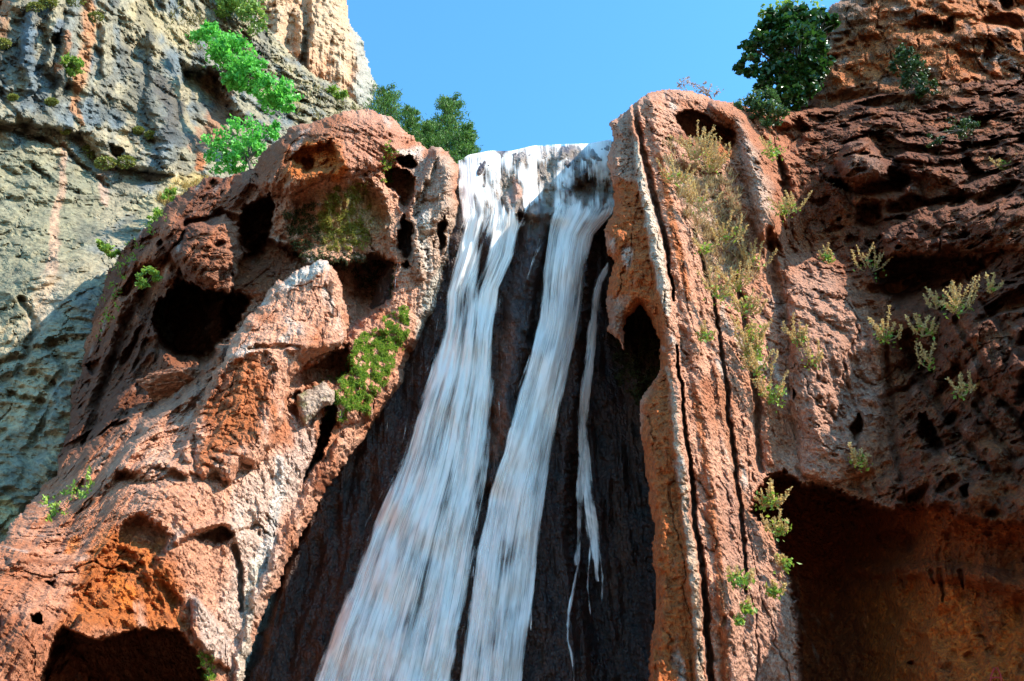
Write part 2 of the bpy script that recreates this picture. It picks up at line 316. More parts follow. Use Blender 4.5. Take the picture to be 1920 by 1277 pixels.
# dark cleft behind the slab, both sides
B.hole([(450, 480), (500, 440), (560, 470), (590, 500), (560, 560), (500, 620), (440, 680), (415, 690), (400, 640)], 3., 18); B.hole([(600, 480), (650, 490), (700, 470), (748, 500), (742, 548), (700, 598), (665, 640), (640, 660), (600, 600)], 2.6, 16)
# the big cave and hollows over it
B.hole([(300, 560), (330, 525), (385, 538), (440, 545), (470, 560), (455, 600), (415, 660), (395, 695), (330, 697), (305, 660), (285, 610)], 9, 16)
B.hole([(455, 385), (500, 360), (520, 380), (512, 450), (480, 500), (440, 470)], 5.5, 16)
B.bump([(320, 470), (360, 420), (430, 400), (452, 440), (440, 500), (395, 530), (340, 520)], 1.6, 34)
B.bump([(230, 500), (260, 450), (330, 400), (350, 430), (300, 490), (250, 510)], 1.2, 24)
B.hole([(255, 500), (300, 490), (320, 540), (300, 620), (250, 640)], 1.0, 25)
B.hole([(155, 680), (185, 672), (182, 700), (168, 712)], 1.5, 8); B.hole([(90, 770), (118, 775), (110, 795), (92, 790)], 1., 8); B.hole([(150, 830), (168, 800), (165, 830), (150, 860)], 1.2, 7)
B.ridge([(360, 735), (300, 790), (240, 850), (150, 930), (40, 1040)], [14, 20, 30], .7); B.ridge([(290, 755), (180, 900), (60, 1010)], [10, 16, 18], -.8)
B.ridge([(235, 560), (190, 680), (140, 810), (90, 905)], [9, 16, 12], .7); B.ridge([(270, 520), (205, 690), (170, 790)], [8, 12], -.6); B.ridge([(330, 560), (250, 700), (190, 840), (110, 950)], [14, 20, 20], .6)
# lower hollow and cave
orz = sstep(0, 50, sd_poly(B.x, B.y, [(120, 1110), (190, 1000), (300, 1000), (350, 1100), (370, 1200), (200, 1200), (110, 1180)])); B.D += orz * (.5 * billow(B.q * (1.1, 1.1, 1.1) + 40, 4) + .25 * sstep(.4, .1, worley(B.q * 2.4)) - .1)
B.hole([(210, 1010), (225, 975), (262, 960), (300, 975), (330, 1000), (300, 1060), (240, 1110), (180, 1130), (160, 1080)], .8, 26)
B.hole([(110, 1120), (170, 1075), (300, 1060), (350, 1130), (360, 1190), (290, 1180), (200, 1195), (140, 1190)], .5, 40)
B.hole([(95, 1215), (118, 1170), (180, 1200), (270, 1178), (330, 1182), (365, 1215), (385, 1260), (400, 1300), (400, 1500), (60, 1500), (80, 1260)], 9, 12)
B.hole([(52, 1155), (72, 1145), (82, 1165), (60, 1178)], 1.6, 8); B.hole([(82, 1095), (105, 1085), (100, 1110)], .8, 8)
B.bump([(130, 1190), (150, 1150), (200, 1150), (210, 1190), (180, 1212), (150, 1210)], .8, 20); B.bump([(90, 1230), (130, 1210), (160, 1240), (120, 1290), (80, 1290)], 1.2, 20)
B.bump([(0, 1150), (60, 1130), (120, 1160), (110, 1240), (60, 1290), (-40, 1300)], .7, 50)
B.bump([(352, 1180), (356, 1120), (372, 1112), (395, 1150), (430, 1180), (438, 1230), (430, 1262), (390, 1235)], .55, 12)
B.hole([(362, 1010), (412, 985), (445, 1000), (400, 1024)], 1.0, 10); B.ridge([(330, 1010), (370, 990), (420, 975), (440, 995)], 10, .5)
for pts, r, h in (([(440, 1020), (452, 1080), (455, 1140)], 8, -.5), ([(560, 880), (540, 960), (505, 1060), (470, 1170), (445, 1270)], [16, 13], .0), ([(590, 930), (545, 1010), (500, 1110), (470, 1200)], 6, -.35), ([(230, 880), (300, 870), (350, 880)], 12, .5), ([(225, 895), (280, 905), (340, 895)], 12, -.5), ([(380, 760), (350, 840), (362, 880)], 8, .35), ([(640, 830), (610, 880), (560, 980), (505, 1090), (465, 1210), (450, 1290)], [10, 22, 20], .75)): B.ridge(pts, r, h)
# slit and hanging wall right of the tongue
B.hole([(626, 742), (634, 760), (622, 810), (592, 880), (566, 922), (562, 905), (585, 850), (604, 790), (610, 750)], 3.5, 7)
B.hole([(530, 745), (560, 735), (560, 800), (545, 780)], 1.2, 8)
# upper knob, overhang and grassy hollow
B.bump([(500, 300), (520, 262), (560, 232), (640, 205), (735, 210), (755, 245), (760, 290), (735, 300), (700, 318), (660, 330), (610, 335), (545, 360), (500, 370), (470, 340)], 1.5, 40)
B.hole([(540, 300), (565, 275), (620, 262), (640, 300), (640, 330), (600, 340), (550, 345)], 1.1, 22); B.hole([(560, 300), (585, 290), (590, 320), (570, 330)], 1.0, 10)
sl = sd_poly(B.x, B.y, [(640, 215), (740, 205), (765, 300), (650, 335)]); B.D -= sstep(-5, 25, sl) * .22 * ridged(np.stack([B.q[:, 0] * .5, B.q[:, 1] * .5, (B.q[:, 2] + .35 * B.q[:, 0]) * 2.6], 1), 3)
B.hole([(545, 370), (610, 340), (670, 335), (720, 350), (730, 420), (745, 480), (745, 545), (700, 590), (660, 620), (652, 560), (635, 500), (600, 478), (540, 500), (520, 450)], .9, 36)
B.hole([(655, 500), (700, 470), (742, 490), (740, 540), (700, 585), (668, 610), (655, 560)], 1.4, 30)
B.hole([(738, 300), (752, 284), (775, 288), (788, 305), (778, 320), (755, 318)], 3., 9); B.hole([(716, 318), (738, 312), (770, 322), (782, 330), (778, 370), (762, 392), (752, 410), (745, 370), (722, 350)], 3., 9)
B.hole([(752, 400), (770, 420), (775, 470), (765, 500), (758, 492), (742, 470), (745, 430)], 3., 10); B.hole([(762, 480), (770, 500), (760, 512), (752, 500)], 2, 7); B.hole([(820, 420), (836, 400), (836, 460), (824, 490), (816, 470)], 1.6, 7)
B.ridge([(825, 285), (838, 330), (820, 400), (790, 420)], [14, 24, 34, 20], .7); B.ridge([(822, 272), (800, 330), (768, 395), (778, 450), (790, 520)], [8, 9, 10], .5)
B.bump([(640, 640), (700, 610), (760, 575), (800, 610), (760, 660), (735, 730), (700, 790), (640, 800), (600, 760), (640, 700)], .8, 50)
# colours
B.C[:] = SALMON; B.mix(sstep(-.3, .2, fbm(B.q * .5 + 3, 4)), PALE); B.mix(sstep(.2, .5, fbm(B.q * .8 + 19, 4)), BROWN * 1.25); B.mix(flank * .9, BROWN * .62); B.mix(leftm * (1 - flank) * .35, SALMON); B.mix(leftm * .7 * sstep(.0, .4, fbm(flute * 1.4 + 9, 4)), SALMON)  # the flank mix puts the shade of the outer flank into its colour
for poly, c, a, s_ in (([(600, 484), (640, 510), (660, 620), (600, 670), (540, 690), (470, 650), (420, 665), (520, 530)], PALE * 1.02, .8, 30), ([(380, 740), (440, 672), (500, 660), (520, 690), (500, 770), (465, 850), (380, 890), (370, 830)], (.40, .115, .03), .9, 40), ([(250, 780), (370, 740), (380, 860), (560, 840), (570, 960), (520, 1100), (450, 1260), (360, 1150), (330, 1050), (220, 950)], PALE, .75, 50),
                 ([(440, 880), (560, 860), (560, 960), (490, 1120), (440, 1270), (400, 1150), (430, 1020)], (.62, .46, .36), .7, 40), ([(350, 1110), (395, 1140), (435, 1190), (440, 1270), (380, 1230)], (.58, .42, .33), .8, 14), ([(150, 1050), (210, 980), (300, 1040), (330, 1060), (350, 1150), (370, 1200), (200, 1190), (110, 1170)], (.47, .125, .022), .95, 45), ([(530, 290), (570, 270), (640, 265), (655, 310), (640, 335), (560, 345), (520, 330)], ORANGE, .95, 26),
                 ([(480, 310), (530, 250), (640, 215), (650, 260), (560, 262), (530, 340), (480, 400)], (.27, .085, .03), .8, 30), ([(640, 215), (740, 210), (760, 300), (650, 330)], (.50, .22, .13), .85, 24), ([(770, 300), (830, 270), (864, 320), (860, 430), (820, 590), (780, 620), (770, 500), (765, 420)], (.50, .34, .24), .85, 26), ([(740, 280), (790, 280), (800, 300), (760, 285)], CRUST, .7, 12),
                 ([(560, 500), (600, 484), (630, 496), (600, 515), (540, 545), (500, 560)], CRUST, .75, 16), ([(545, 780), (600, 770), (590, 840), (555, 930), (520, 960)], (.55, .40, .32), .7, 25), ([(690, 400), (745, 400), (750, 470), (700, 480), (660, 440)], (.50, .28, .18), .8, 30), ([(590, 360), (680, 345), (720, 380), (700, 460), (600, 470)], (.38, .27, .10), .6, 40), ([(800, 520), (830, 500), (820, 600), (770, 640)], (.45, .40, .32), .8, 14)):
    B.paint(poly, c, a, s_, 16)
for pts, r, c, a in (([(565, 290), (580, 280)], 22, (.62, .15, .02), .8), ([(610, 290), (618, 305)], 12, (.65, .16, .02), .8), ([(640, 320), (636, 335)], 14, (.65, .16, .02), .8), ([(140, 1010), (130, 1030)], 12, (.7, .2, .04), .8), ([(210, 1090), (240, 1120)], 22, (.64, .17, .02), .7), ([(305, 1015), (265, 1055)], 14, (.56, .16, .03), .6), ([(530, 860), (515, 980), (490, 1060)], [10, 14], (.66, .58, .5), .7), ([(560, 570), (530, 600)], 16, CRUST, .6), ([(800, 400), (790, 440), (800, 500)], [12, 9], CRUST, .7), ([(300, 860), (290, 880)], 24, (.62, .36, .24), .7), ([(480, 1050), (460, 1200), (450, 1280)], 12, (.60, .52, .40), .7)): B.paint_line(pts, r, c, a)
B.mix(sstep(.28, .5, fbm(B.q * (1.7, 1.7, .5) + 77, 4)) * .35, CRUST); B.mix(sstep(.36, .6, fbm(B.q * 2.3 + 37, 4)) * .6, BROWN * .8)
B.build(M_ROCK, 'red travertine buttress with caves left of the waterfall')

# ---- the pale pointed slab that stands proud of the buttress
K = Rock('rock_tongue', (330, 690, 460, 960), 2.0, [(600, 490, 21.9), (650, 600, 22.6), (640, 645, 22.4), (500, 560, 22.0), (430, 660, 20.6), (560, 640, 21.2), (480, 700, 20.1), (370, 760, 20.4), (400, 860, 19.0), (500, 800, 20.2), (560, 720, 21.8), (440, 920, 19.2), (560, 900, 21.9)],
         [(600, 484), (620, 490), (638, 525), (650, 570), (657, 622), (644, 645), (612, 662), (575, 682), (552, 706), (545, 745), (536, 790), (518, 812), (524, 838), (500, 848), (486, 882), (455, 874), (432, 908), (400, 888), (378, 908), (352, 880), (364, 840), (356, 800), (372, 752), (398, 700), (428, 654), (466, 594), (504, 546), (545, 514)], warp=9, rim=(20, 1.3), seed=9, back=2.2)
kv = K.q * (1., .5, .16); K.D -= .25 * fbm(K.q * .6, 3) + .16 * billow(K.q * (1.0, 1.0, .6), 3) + .13 * ridged(kv * 2.4, 3) + .06 * ridged(kv * 7, 2) + .07 * fbm(K.q * 4, 4)
K.D += .14 * crease(K.q * (1.2, 1.2, .4) + .3 * fbm(K.q * 2, 3)[:, None], .06)
pz = [(362, 790), (430, 672), (500, 655), (520, 690), (505, 760), (470, 850), (380, 890), (355, 860)]; K.hole(pz, .3, 26); i_ = K._in(pz, 10); K.D[i_] -= .16 * billow(K.q[i_] * 3.2, 3) * (sd_poly(K.x[i_], K.y[i_], pz) > 0)
K.ridge([(545, 655), (590, 648), (640, 640)], 10, .3); K.ridge([(470, 655), (520, 645), (560, 655)], [6, 8, 6], -.35)
K.C[:] = PALE; K.mix(sstep(.0, .4, fbm(K.q * .9 + 9, 4)), SALMON); K.mix(sstep(.2, .5, fbm(K.q * (2, 2, .6) + 19, 4)) * .6, CRUST); K.mix(sstep(.25, .55, fbm(K.q * 1.8 + 29, 4)) * .8, BROWN)
K.paint(pz, (.42, .115, .028), .85, 40, 34, 1.3); K.mix(sstep(.1, .4, fbm(K.q * (1.6, 1.6, .7) + 49, 4)) * .5 * (K.y > 660), (.40, .11, .028)); K.paint([(390, 720), (430, 665), (445, 700), (415, 780), (385, 800)], (.30, .075, .02), .7, 20, 14); K.paint([(540, 520), (600, 484), (630, 496), (600, 512), (540, 545), (500, 562)], CRUST, .85, 14, 6); K.paint([(380, 745), (372, 800), (362, 860), (372, 870), (386, 790)], (.55, .27, .17), .8, 10)
K.build(M_ROCK, 'pale pointed rock slab on the red buttress')

# ---- dark wall behind the falls
W = Rock('falls_wall', (430, 1320, 250, 1450), 3.0,
         [(430, 1450, 25.2), (650, 1277, 25.6), (900, 1277, 25.8), (1250, 1277, 26.5), (600, 900, 27), (850, 900, 26.6), (1000, 900, 26.6), (1250, 900, 27.5), (750, 600, 27.6), (900, 600, 27.0), (1050, 600, 27.2), (1250, 600, 28), (860, 400, 27.6), (1000, 400, 27.6), (1140, 400, 28), (850, 305, 28.4), (1000, 275, 28.6), (1200, 262, 28.8)],
         [(780, 315), (830, 304), (858, 306), (885, 292), (925, 284), (960, 284), (1000, 274), (1055, 271), (1100, 270), (1140, 262), (1250, 262), (1300, 400), (1340, 1500), (400, 1500), (440, 1300), (600, 850)], warp=5, rim=(26, 1.4), seed=4, back=8)
wv = W.q * (1, .6, .15); W.D -= .3 * billow(W.q * (.8, .8, .4), 3) + .5 * ridged(wv * .8, 3) + .22 * ridged(wv * 2.4 + 4, 3) + .2 * fbm(W.q * 1.2, 4) + .08 * fbm(W.q * 4, 3)
W.ridge([(1010, 405), (985, 520), (965, 640), (945, 780), (925, 900)], [26, 30, 26], .8); W.ridge([(1045, 410), (1020, 520), (995, 640)], [14, 12], -.7)
W.hole([(1070, 350), (1100, 322), (1160, 330), (1190, 360), (1160, 392), (1090, 388)], .55, 40); W.bump([(940, 370), (965, 338), (985, 350), (980, 400), (950, 430)], .7, 14); W.ridge([(985, 395), (1010, 400), (1060, 400)], [14, 12], .6)
W.hole([(1100, 430), (1150, 400), (1240, 560), (1240, 1500), (1100, 1500), (1050, 1000)], 1.2, 50); W.bump([(890, 310), (900, 560), (930, 560), (940, 520), (940, 310)], .25, 30)
W.bump([(1060, 300), (1110, 275), (1130, 300), (1090, 340), (1060, 380), (1040, 350)], .4, 16)
W.C[:] = (.05, .022, .014); W.mix(sstep(-.1, .4, fbm(wv * 1.2 + 6, 4)), (.085, .034, .018)); W.mix(sstep(.1, .45, fbm(W.q * 1.5 + 16, 4)) * .8, (.02, .013, .01)); up = sstep(460, 360, W.y)
W.mix(up * sstep(-.4, .3, fbm(wv * 1.6 + 30, 4)), (.36, .27, .20)); W.mix(up * sstep(.1, .5, fbm(W.q * 2 + 50, 3)), (.18, .13, .09))
W.paint_line([(966, 340), (972, 360), (960, 375)], [8, 14, 8], (.42, .2, .12), 1.); W.paint_line([(950, 620), (935, 740), (925, 850)], 18, (.16, .055, .025), .7)
W.build(M_WET, 'dark wet rock wall behind the waterfall')

# ---- travertine wall right of the falls: fins, grooves, bulge and cave
ro = [(1182, 197), (1165, 212), (1143, 232), (1146, 262), (1136, 292), (1138, 312), (1148, 335), (1152, 385), (1130, 430), (1138, 480), (1150, 492), (1138, 520), (1134, 570), (1140, 600), (1136, 622), (1160, 640), (1168, 660), (1176, 600), (1200, 572), (1222, 596), (1236, 640), (1238, 690), (1216, 726), (1198, 752), (1200, 800), (1206, 850), (1215, 920),
      (1226, 990), (1222, 1050), (1227, 1120), (1222, 1190), (1217, 1270), (1210, 1500), (2160, 1500), (2160, 130), (1700, 150), (1560, 200), (1500, 205), (1450, 205), (1400, 196), (1340, 184), (1300, 168), (1255, 166), (1215, 176)]
Rc = [(1140, 300, 23.8), (1180, 210, 24.2), (1300, 180, 25.5), (1440, 210, 27.5), (1550, 220, 28), (1750, 180, 27.5), (2100, 180, 24), (1150, 550, 22.6), (1240, 500, 21.7), (1350, 500, 23.6), (1450, 400, 24.8), (1520, 420, 26.4), (1620, 300, 25), (1750, 400, 24.6), (1950, 380, 22), (2120, 400, 20),
      (1210, 800, 20.9), (1270, 800, 20.4), (1380, 800, 22.0), (1460, 700, 23.0), (1560, 650, 23.4), (1650, 700, 23.8), (1700, 600, 23), (1850, 620, 20.6), (2100, 650, 18), (1240, 1100, 19.6), (1300, 1100, 19.2), (1480, 1100, 21.4), (1450, 900, 22.2), (1600, 880, 22.6), (1750, 900, 20.4), (1920, 900, 18.6), (2100, 950, 16.8), (1230, 1400, 18.7), (1480, 1400, 20.4), (1700, 1150, 20.6), (1920, 1150, 18.6), (2100, 1300, 16.4), (1750, 1400, 19)]
R = Rock('ribbed_cliff', (1120, 2110, 150, 1450), 2.0, Rc, ro, warp=5.5, rim=(22, 1.6), seed=5, back=6)
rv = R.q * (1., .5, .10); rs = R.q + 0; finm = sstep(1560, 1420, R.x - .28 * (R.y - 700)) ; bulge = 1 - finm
cavem0 = sstep(950, 1060, R.y) * sstep(1500, 1600, R.x)
R.D -= cavem0 * (.25 * ridged(R.q * (.9, .9, .35), 4) + .12 * billow(R.q * (2.2, 2.2, .9), 3)) + .35 * fbm(R.q * .45, 3) + .2 * fbm(R.q * 1.1 + 7, 4) + .12 * fbm(R.q * 3.6, 4, .6) + .06 * ridged(R.q * 7, 2)
R.D -= finm * (.09 * ridged(rv * 1.7, 3) + .045 * ridged(rv * 5, 2))
R.D -= sstep(1600, 1700, R.x) * (.4 * billow(R.q * (.6, .6, .5) + 70, 3) + .25 * ridged(R.q * (1.2, 1.2, .8) + 20, 3)) + bulge * (.34 * billow(R.q * (1.1, 1.1, .34), 4) + .1 * ridged(rv * 3., 3) + .16 * fbm(R.q * 2.2 + 50, 4) + .3 * ridged(R.q * (.5, .5, .3) + 8, 3)) + sstep(1262, 1230, R.x - .09 * (R.y - 640)) * (.07 * ridged(rv * 7, 3) + .12 * billow(R.q * (2.5, 2.5, .9), 3)) + finm * .10 * billow(R.q * (2.2, 2.2, 1.1) + 3, 3)
cavem = sstep(-10, 20, sd_poly(R.x, R.y, [(1405, 960), (1470, 886), (1600, 935), (1775, 940), (1960, 980), (2160, 1020), (2160, 1500), (1505, 1500), (1480, 1090)]))
R.D += .28 * (1 - cavem) * bulge * crease(R.q * (.6, .6, .4) + .4 * fbm(R.q * 1.4, 3)[:, None], .07) + .16 * finm * crease(R.q * (1.3, 1.3, .18) + .2 * fbm(R.q * 2, 3)[:, None], .06)
pits = worley(R.q * (2.2, 2.2, 1.7) + .5 * fbm(R.q * 3, 2)[:, None]); R.D += sstep(.36, .1, pits) * .20 * sstep(.0, .3, fbm(R.q * .4 + 80, 2) + .25 * bulge)
rw_ = sstep(1480, 1560, R.x) * (1 - cavem) * (1 - sstep(60, 0, -sd_poly(R.x, R.y, [(1470, 480), (1560, 470), (1660, 640), (1640, 880), (1500, 890)])))
R.D += rw_ * (1.3 * sstep(.16, .30, fbm(R.q * (.42, .42, .62) + 123, 3)) + .7 * sstep(.2, .34, fbm(R.q * (1.0, 1.0, 1.3) + 153, 3)))
# fins and grooves
R.ridge([(1188, 205), (1205, 330), (1222, 430), (1240, 520), (1258, 640), (1268, 760), (1285, 900), (1300, 1050), (1318, 1290), (1330, 1450)], [12, 16, 19, 20, 21], .5)
R.ridge([(1190, 195), (1204, 280), (1222, 350), (1246, 440), (1262, 560)], [7, 7, 9, 6, 3], -1.1)
R.ridge([(1225, 190), (1240, 280), (1262, 420), (1290, 560), (1312, 700), (1340, 900), (1360, 1100), (1380, 1290), (1385, 1450)], [14, 18, 20, 22, 24], .32)
R.ridge([(1268, 650), (1280, 760), (1298, 900), (1308, 1010), (1322, 1150), (1332, 1290), (1340, 1450)], [3, 6, 7, 8, 9], -1.3)
R.ridge([(1300, 430), (1335, 560), (1358, 680), (1370, 800), (1385, 920), (1396, 1040), (1402, 1110)], [3, 4, 5, 5, 5, 3], -.7)
R.ridge([(1320, 560), (1345, 700), (1362, 860), (1378, 1000)], 9, .12); R.ridge([(1400, 540), (1420, 640), (1440, 760), (1450, 860)], [12, 16, 16], .2); R.ridge([(1380, 520), (1402, 640), (1418, 760), (1425, 880)], [6, 9, 9], -.6)
R.ridge([(1345, 195), (1385, 225), (1410, 270), (1425, 340), (1440, 430)], [16, 22, 30, 26], 1.2); R.ridge([(1440, 430), (1480, 560), (1520, 700), (1540, 830)], [26, 34, 40, 30], .4)
R.hole([(1262, 212), (1285, 205), (1330, 215), (1352, 232), (1378, 250), (1385, 272), (1365, 285), (1345, 262), (1335, 300), (1310, 270), (1285, 258)], 2.6, 12); R.hole([(1245, 258), (1262, 256), (1258, 270), (1246, 268)], .9, 6); R.hole([(1340, 322), (1352, 326), (1350, 340), (1342, 336)], .9, 5)
R.hole([(1262, 300), (1340, 310), (1400, 460), (1410, 560), (1330, 520), (1290, 420)], .4, 40)
R.hole([(1436, 420), (1452, 430), (1470, 480), (1455, 500), (1438, 470)], .8, 12); R.ridge([(1440, 430), (1450, 520), (1470, 600)], [8, 14, 10], -.6)
R.hole([(1455, 240), (1500, 215), (1520, 240), (1505, 280), (1470, 300)], 1.4, 20)
R.hole([(1450, 250), (1480, 330), (1500, 450), (1490, 470), (1455, 350)], 1.2, 26)
# bulge, knob, hollows of the shaded side
R.bump([(1470, 480), (1560, 470), (1620, 560), (1660, 640), (1660, 780), (1640, 880), (1560, 910), (1500, 890), (1480, 740)], .8, 60)
R.bump([(1560, 300), (1590, 268), (1625, 255), (1655, 280), (1660, 325), (1630, 345), (1580, 335)], 1.6, 30)
R.hole([(1535, 330), (1575, 335), (1600, 350), (1655, 335), (1665, 310), (1712, 325), (1700, 365), (1650, 380), (1600, 375), (1570, 360)], 2.2, 16); R.hole([(1610, 380), (1650, 380), (1665, 440), (1640, 450), (1600, 430)], 1.2, 22)
R.hole([(1800, 300), (1815, 295), (1840, 315), (1860, 330), (1830, 335), (1805, 318)], 1.5, 8); R.ridge([(1680, 300), (1760, 320), (1850, 370), (1920, 395)], [20, 30, 20], .6)
R.bump([(1650, 440), (1720, 390), (1800, 370), (1960, 400), (2160, 450), (2160, 500), (1960, 470), (1840, 470), (1720, 480), (1660, 490)], 1.5, 36)
R.hole([(1620, 450), (1665, 480), (1740, 475), (1830, 480), (1860, 500), (1800, 545), (1740, 560), (1690, 590), (1660, 575), (1640, 520)], 2.6, 20)
R.bump([(1760, 590), (1800, 560), (1880, 520), (1980, 490), (2160, 480), (2160, 900), (1960, 800), (1830, 720), (1760, 660)], .8, 60)
R.hole([(1722, 775), (1735, 770), (1752, 800), (1772, 835), (1768, 860), (1740, 850), (1720, 815)], 2.2, 9); R.hole([(1595, 800), (1610, 775), (1622, 790), (1612, 830), (1598, 840)], 1.5, 9); R.hole([(1800, 915), (1818, 905), (1815, 930), (1800, 940)], 1.2, 8); R.hole([(1485, 725), (1495, 740), (1490, 760)], .8, 5)
for pts in ([(1690, 640), (1760, 760), (1850, 880)], [(1790, 600), (1860, 720), (1930, 820)], [(1840, 560), (1900, 640), (1960, 720)], [(1660, 650), (1665, 760), (1690, 900)], [(1830, 760), (1900, 860)]): R.ridge(pts, [8, 13, 9], -.45)
# cave low on the right
cv = [(1405, 960), (1418, 915), (1440, 895), (1470, 886), (1500, 905), (1545, 912), (1600, 935), (1660, 952), (1720, 945), (1775, 940), (1795, 965), (1860, 975), (1960, 980), (2160, 1020), (2160, 1500), (1505, 1500), (1498, 1277), (1492, 1180), (1480, 1090), (1462, 1030), (1440, 990)]
i = R._in(cv, 40); dcv = sd_poly(R.x[i], R.y[i], cv) + 9 * (ridged(np.stack([R.gx[i] / 26., R.gy[i] / 20., 0 * i], 1), 3) - .2) + 5 * fbm(np.stack([R.gx[i] / 7., R.gy[i] / 7., 0 * i + 3.], 1), 2); dep = 1.3 + 6.4 * sstep(1780, 1520, R.x[i]); R.D[i] += dep * sstep(0, 14, dcv) + .8 * sstep(10, 60, dcv)
R.hole([(1640, 1000), (1690, 985), (1725, 1010), (1715, 1050), (1650, 1050)], .8, 20); R.ridge([(1600, 1065), (1700, 1070), (1800, 1075), (1920, 1100)], [16, 20, 26], .7)
for x_, l_, w_ in ((1690, 30, 9), (1745, 22, 6), (1762, 55, 9), (1800, 30, 7)): R.ridge([(x_, 1072), (x_ + 3, 1072 + l_ * .5), (x_ + 5, 1072 + l_)], [w_, w_ * .8, 2], -.5)
R.hole([(1700, 1240), (1715, 1236), (1714, 1252), (1702, 1252)], .6, 5)
# colours
R.C[:] = SALMON; R.mix(finm * sstep(-.5, .1, fbm(R.q * .6 + 3, 4)), PALE); R.mix(sstep(.2, .5, fbm(R.q * .9 + 19, 4)) * .6, BROWN * 1.2)
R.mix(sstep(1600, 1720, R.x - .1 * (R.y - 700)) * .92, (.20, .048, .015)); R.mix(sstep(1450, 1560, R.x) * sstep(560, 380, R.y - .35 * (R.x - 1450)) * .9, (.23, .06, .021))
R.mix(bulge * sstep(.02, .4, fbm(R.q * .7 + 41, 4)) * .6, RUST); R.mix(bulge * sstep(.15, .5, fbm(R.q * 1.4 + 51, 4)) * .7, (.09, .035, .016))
for poly, c, a, s_ in (([(1130, 400), (1152, 330), (1205, 340), (1235, 500), (1256, 640), (1262, 720), (1285, 900), (1300, 1080), (1310, 1300), (1200, 1300), (1215, 1000), (1200, 760), (1240, 690), (1200, 570), (1160, 640), (1130, 620)], (.47, .115, .022), .95, 16), ([(1140, 230), (1185, 200), (1200, 300), (1195, 340), (1150, 330)], (.42, .24, .16), .8, 14), ([(1135, 560), (1175, 560), (1165, 650), (1140, 625)], (.36, .2, .13), .7, 14),
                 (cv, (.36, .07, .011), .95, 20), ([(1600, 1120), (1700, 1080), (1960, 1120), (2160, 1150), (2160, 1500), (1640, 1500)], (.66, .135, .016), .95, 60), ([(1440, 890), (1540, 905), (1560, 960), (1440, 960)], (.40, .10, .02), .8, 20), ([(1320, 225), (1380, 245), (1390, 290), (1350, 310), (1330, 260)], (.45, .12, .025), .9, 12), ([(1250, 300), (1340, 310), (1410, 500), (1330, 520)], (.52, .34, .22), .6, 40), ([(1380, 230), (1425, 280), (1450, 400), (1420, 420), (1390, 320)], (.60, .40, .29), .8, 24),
                 ([(1345, 900), (1385, 900), (1480, 1100), (1500, 1300), (1360, 1300)], (.46, .24, .165), .6, 30), ([(1470, 480), (1560, 490), (1650, 640), (1650, 780), (1560, 900), (1490, 860)], (.52, .29, .2), .6, 60), ([(1590, 262), (1650, 275), (1655, 325), (1580, 330)], (.46, .25, .17), .7, 20)):
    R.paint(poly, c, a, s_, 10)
R.mix(cavem * sstep(.05, .4, fbm(R.q * (1.2, 1.2, .3) + 231, 4)) * .6, (.16, .04, .012)); R.mix(rw_ * .55, (.115, .034, .012)); R.mix(rw_ * sstep(.1, .4, fbm(R.q * .8 + 171, 4)) * .6, (.36, .10, .028)); R.mix(rw_ * sstep(.25, .5, fbm(R.q * 1.1 + 191, 4)) * .6, (.40, .22, .14))  # the dark rw_ mix deepens the right wall's shade in its rock colour
R.paint_line([(1192, 270), (1210, 360), (1228, 450), (1243, 540), (1253, 590)], [5, 11, 14, 12, 4], (.68, .52, .38), .9, .6); R.paint_line([(1252, 690), (1270, 820), (1284, 930), (1298, 1060), (1308, 1200), (1314, 1290)], [5, 7, 8, 9, 9], (.60, .40, .26), .85, .8)  # pale strips paint in the sunlit facet along the fin
R.paint_line([(1235, 290), (1262, 420), (1290, 560)], [7, 9, 6], (.5, .14, .035), .85, .3); R.paint_line([(1300, 720), (1330, 900), (1345, 1050), (1362, 1290)], [6, 9, 10, 10], (.45, .14, .045), .85, .4); R.paint_line([(1345, 690), (1368, 800), (1395, 960)], 11, (.42, .16, .07), .6, .5)
R.mix(finm * sstep(.25, .5, fbm(R.q * (1.7, 1.7, .5) + 77, 4)) * .6, CRUST); R.mix(sstep(.36, .62, fbm(R.q * 2.3 + 37, 4)) * .5, BROWN * .7)
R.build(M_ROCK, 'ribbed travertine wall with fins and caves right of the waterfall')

# ---- upper orange cliff on the right
U = Rock('orange_cliff', (1440, 2110, -190, 460), 2.5, [(1480, -150, 31), (1480, 300, 30), (1600, 100, 29.5), (1750, 100, 28.2), (1950, 100, 28.4), (2110, 100, 28.2), (1750, -150, 30), (2110, -150, 30), (1700, 400, 27.5), (2110, 400, 26)],
         [(1470, 500), (1470, 300), (1490, 210), (1512, 150), (1528, 80), (1545, 40), (1552, 12), (1585, -12), (1640, -50), (1760, -110), (1900, -140), (2160, -160), (2160, 500)], warp=8, rim=(50, 3.), seed=6, back=8)
U.D -= .55 * billow(U.q * (.5, .5, .4), 4) + .8 * fbm(U.q * .35, 3) + .5 * ridged(U.q * (.7, .7, .4), 4) + .25 * fbm(U.q * 1.6, 4) + .1 * ridged(U.q * 3, 3)
for y_, h in ((62, .7), (165, .9), (205, 1.1)): U.ridge([(1520, y_ + 10), (1620, y_ - 4), (1740, y_ + 14), (1900, y_ - 4), (2100, y_ + 10)], [10, 16, 14, 16], h * .5)
U.hole([(1750, 40), (1785, 30), (1790, 70), (1760, 75)], 1.4, 12); U.hole([(1865, -20), (1905, -20), (1900, 28), (1872, 24)], 2.2, 10); U.hole([(1850, 60), (1870, 100), (1855, 140), (1840, 110)], 1., 12); U.hole([(1790, 90), (1850, 95), (1880, 150), (1800, 155)], .6, 20)
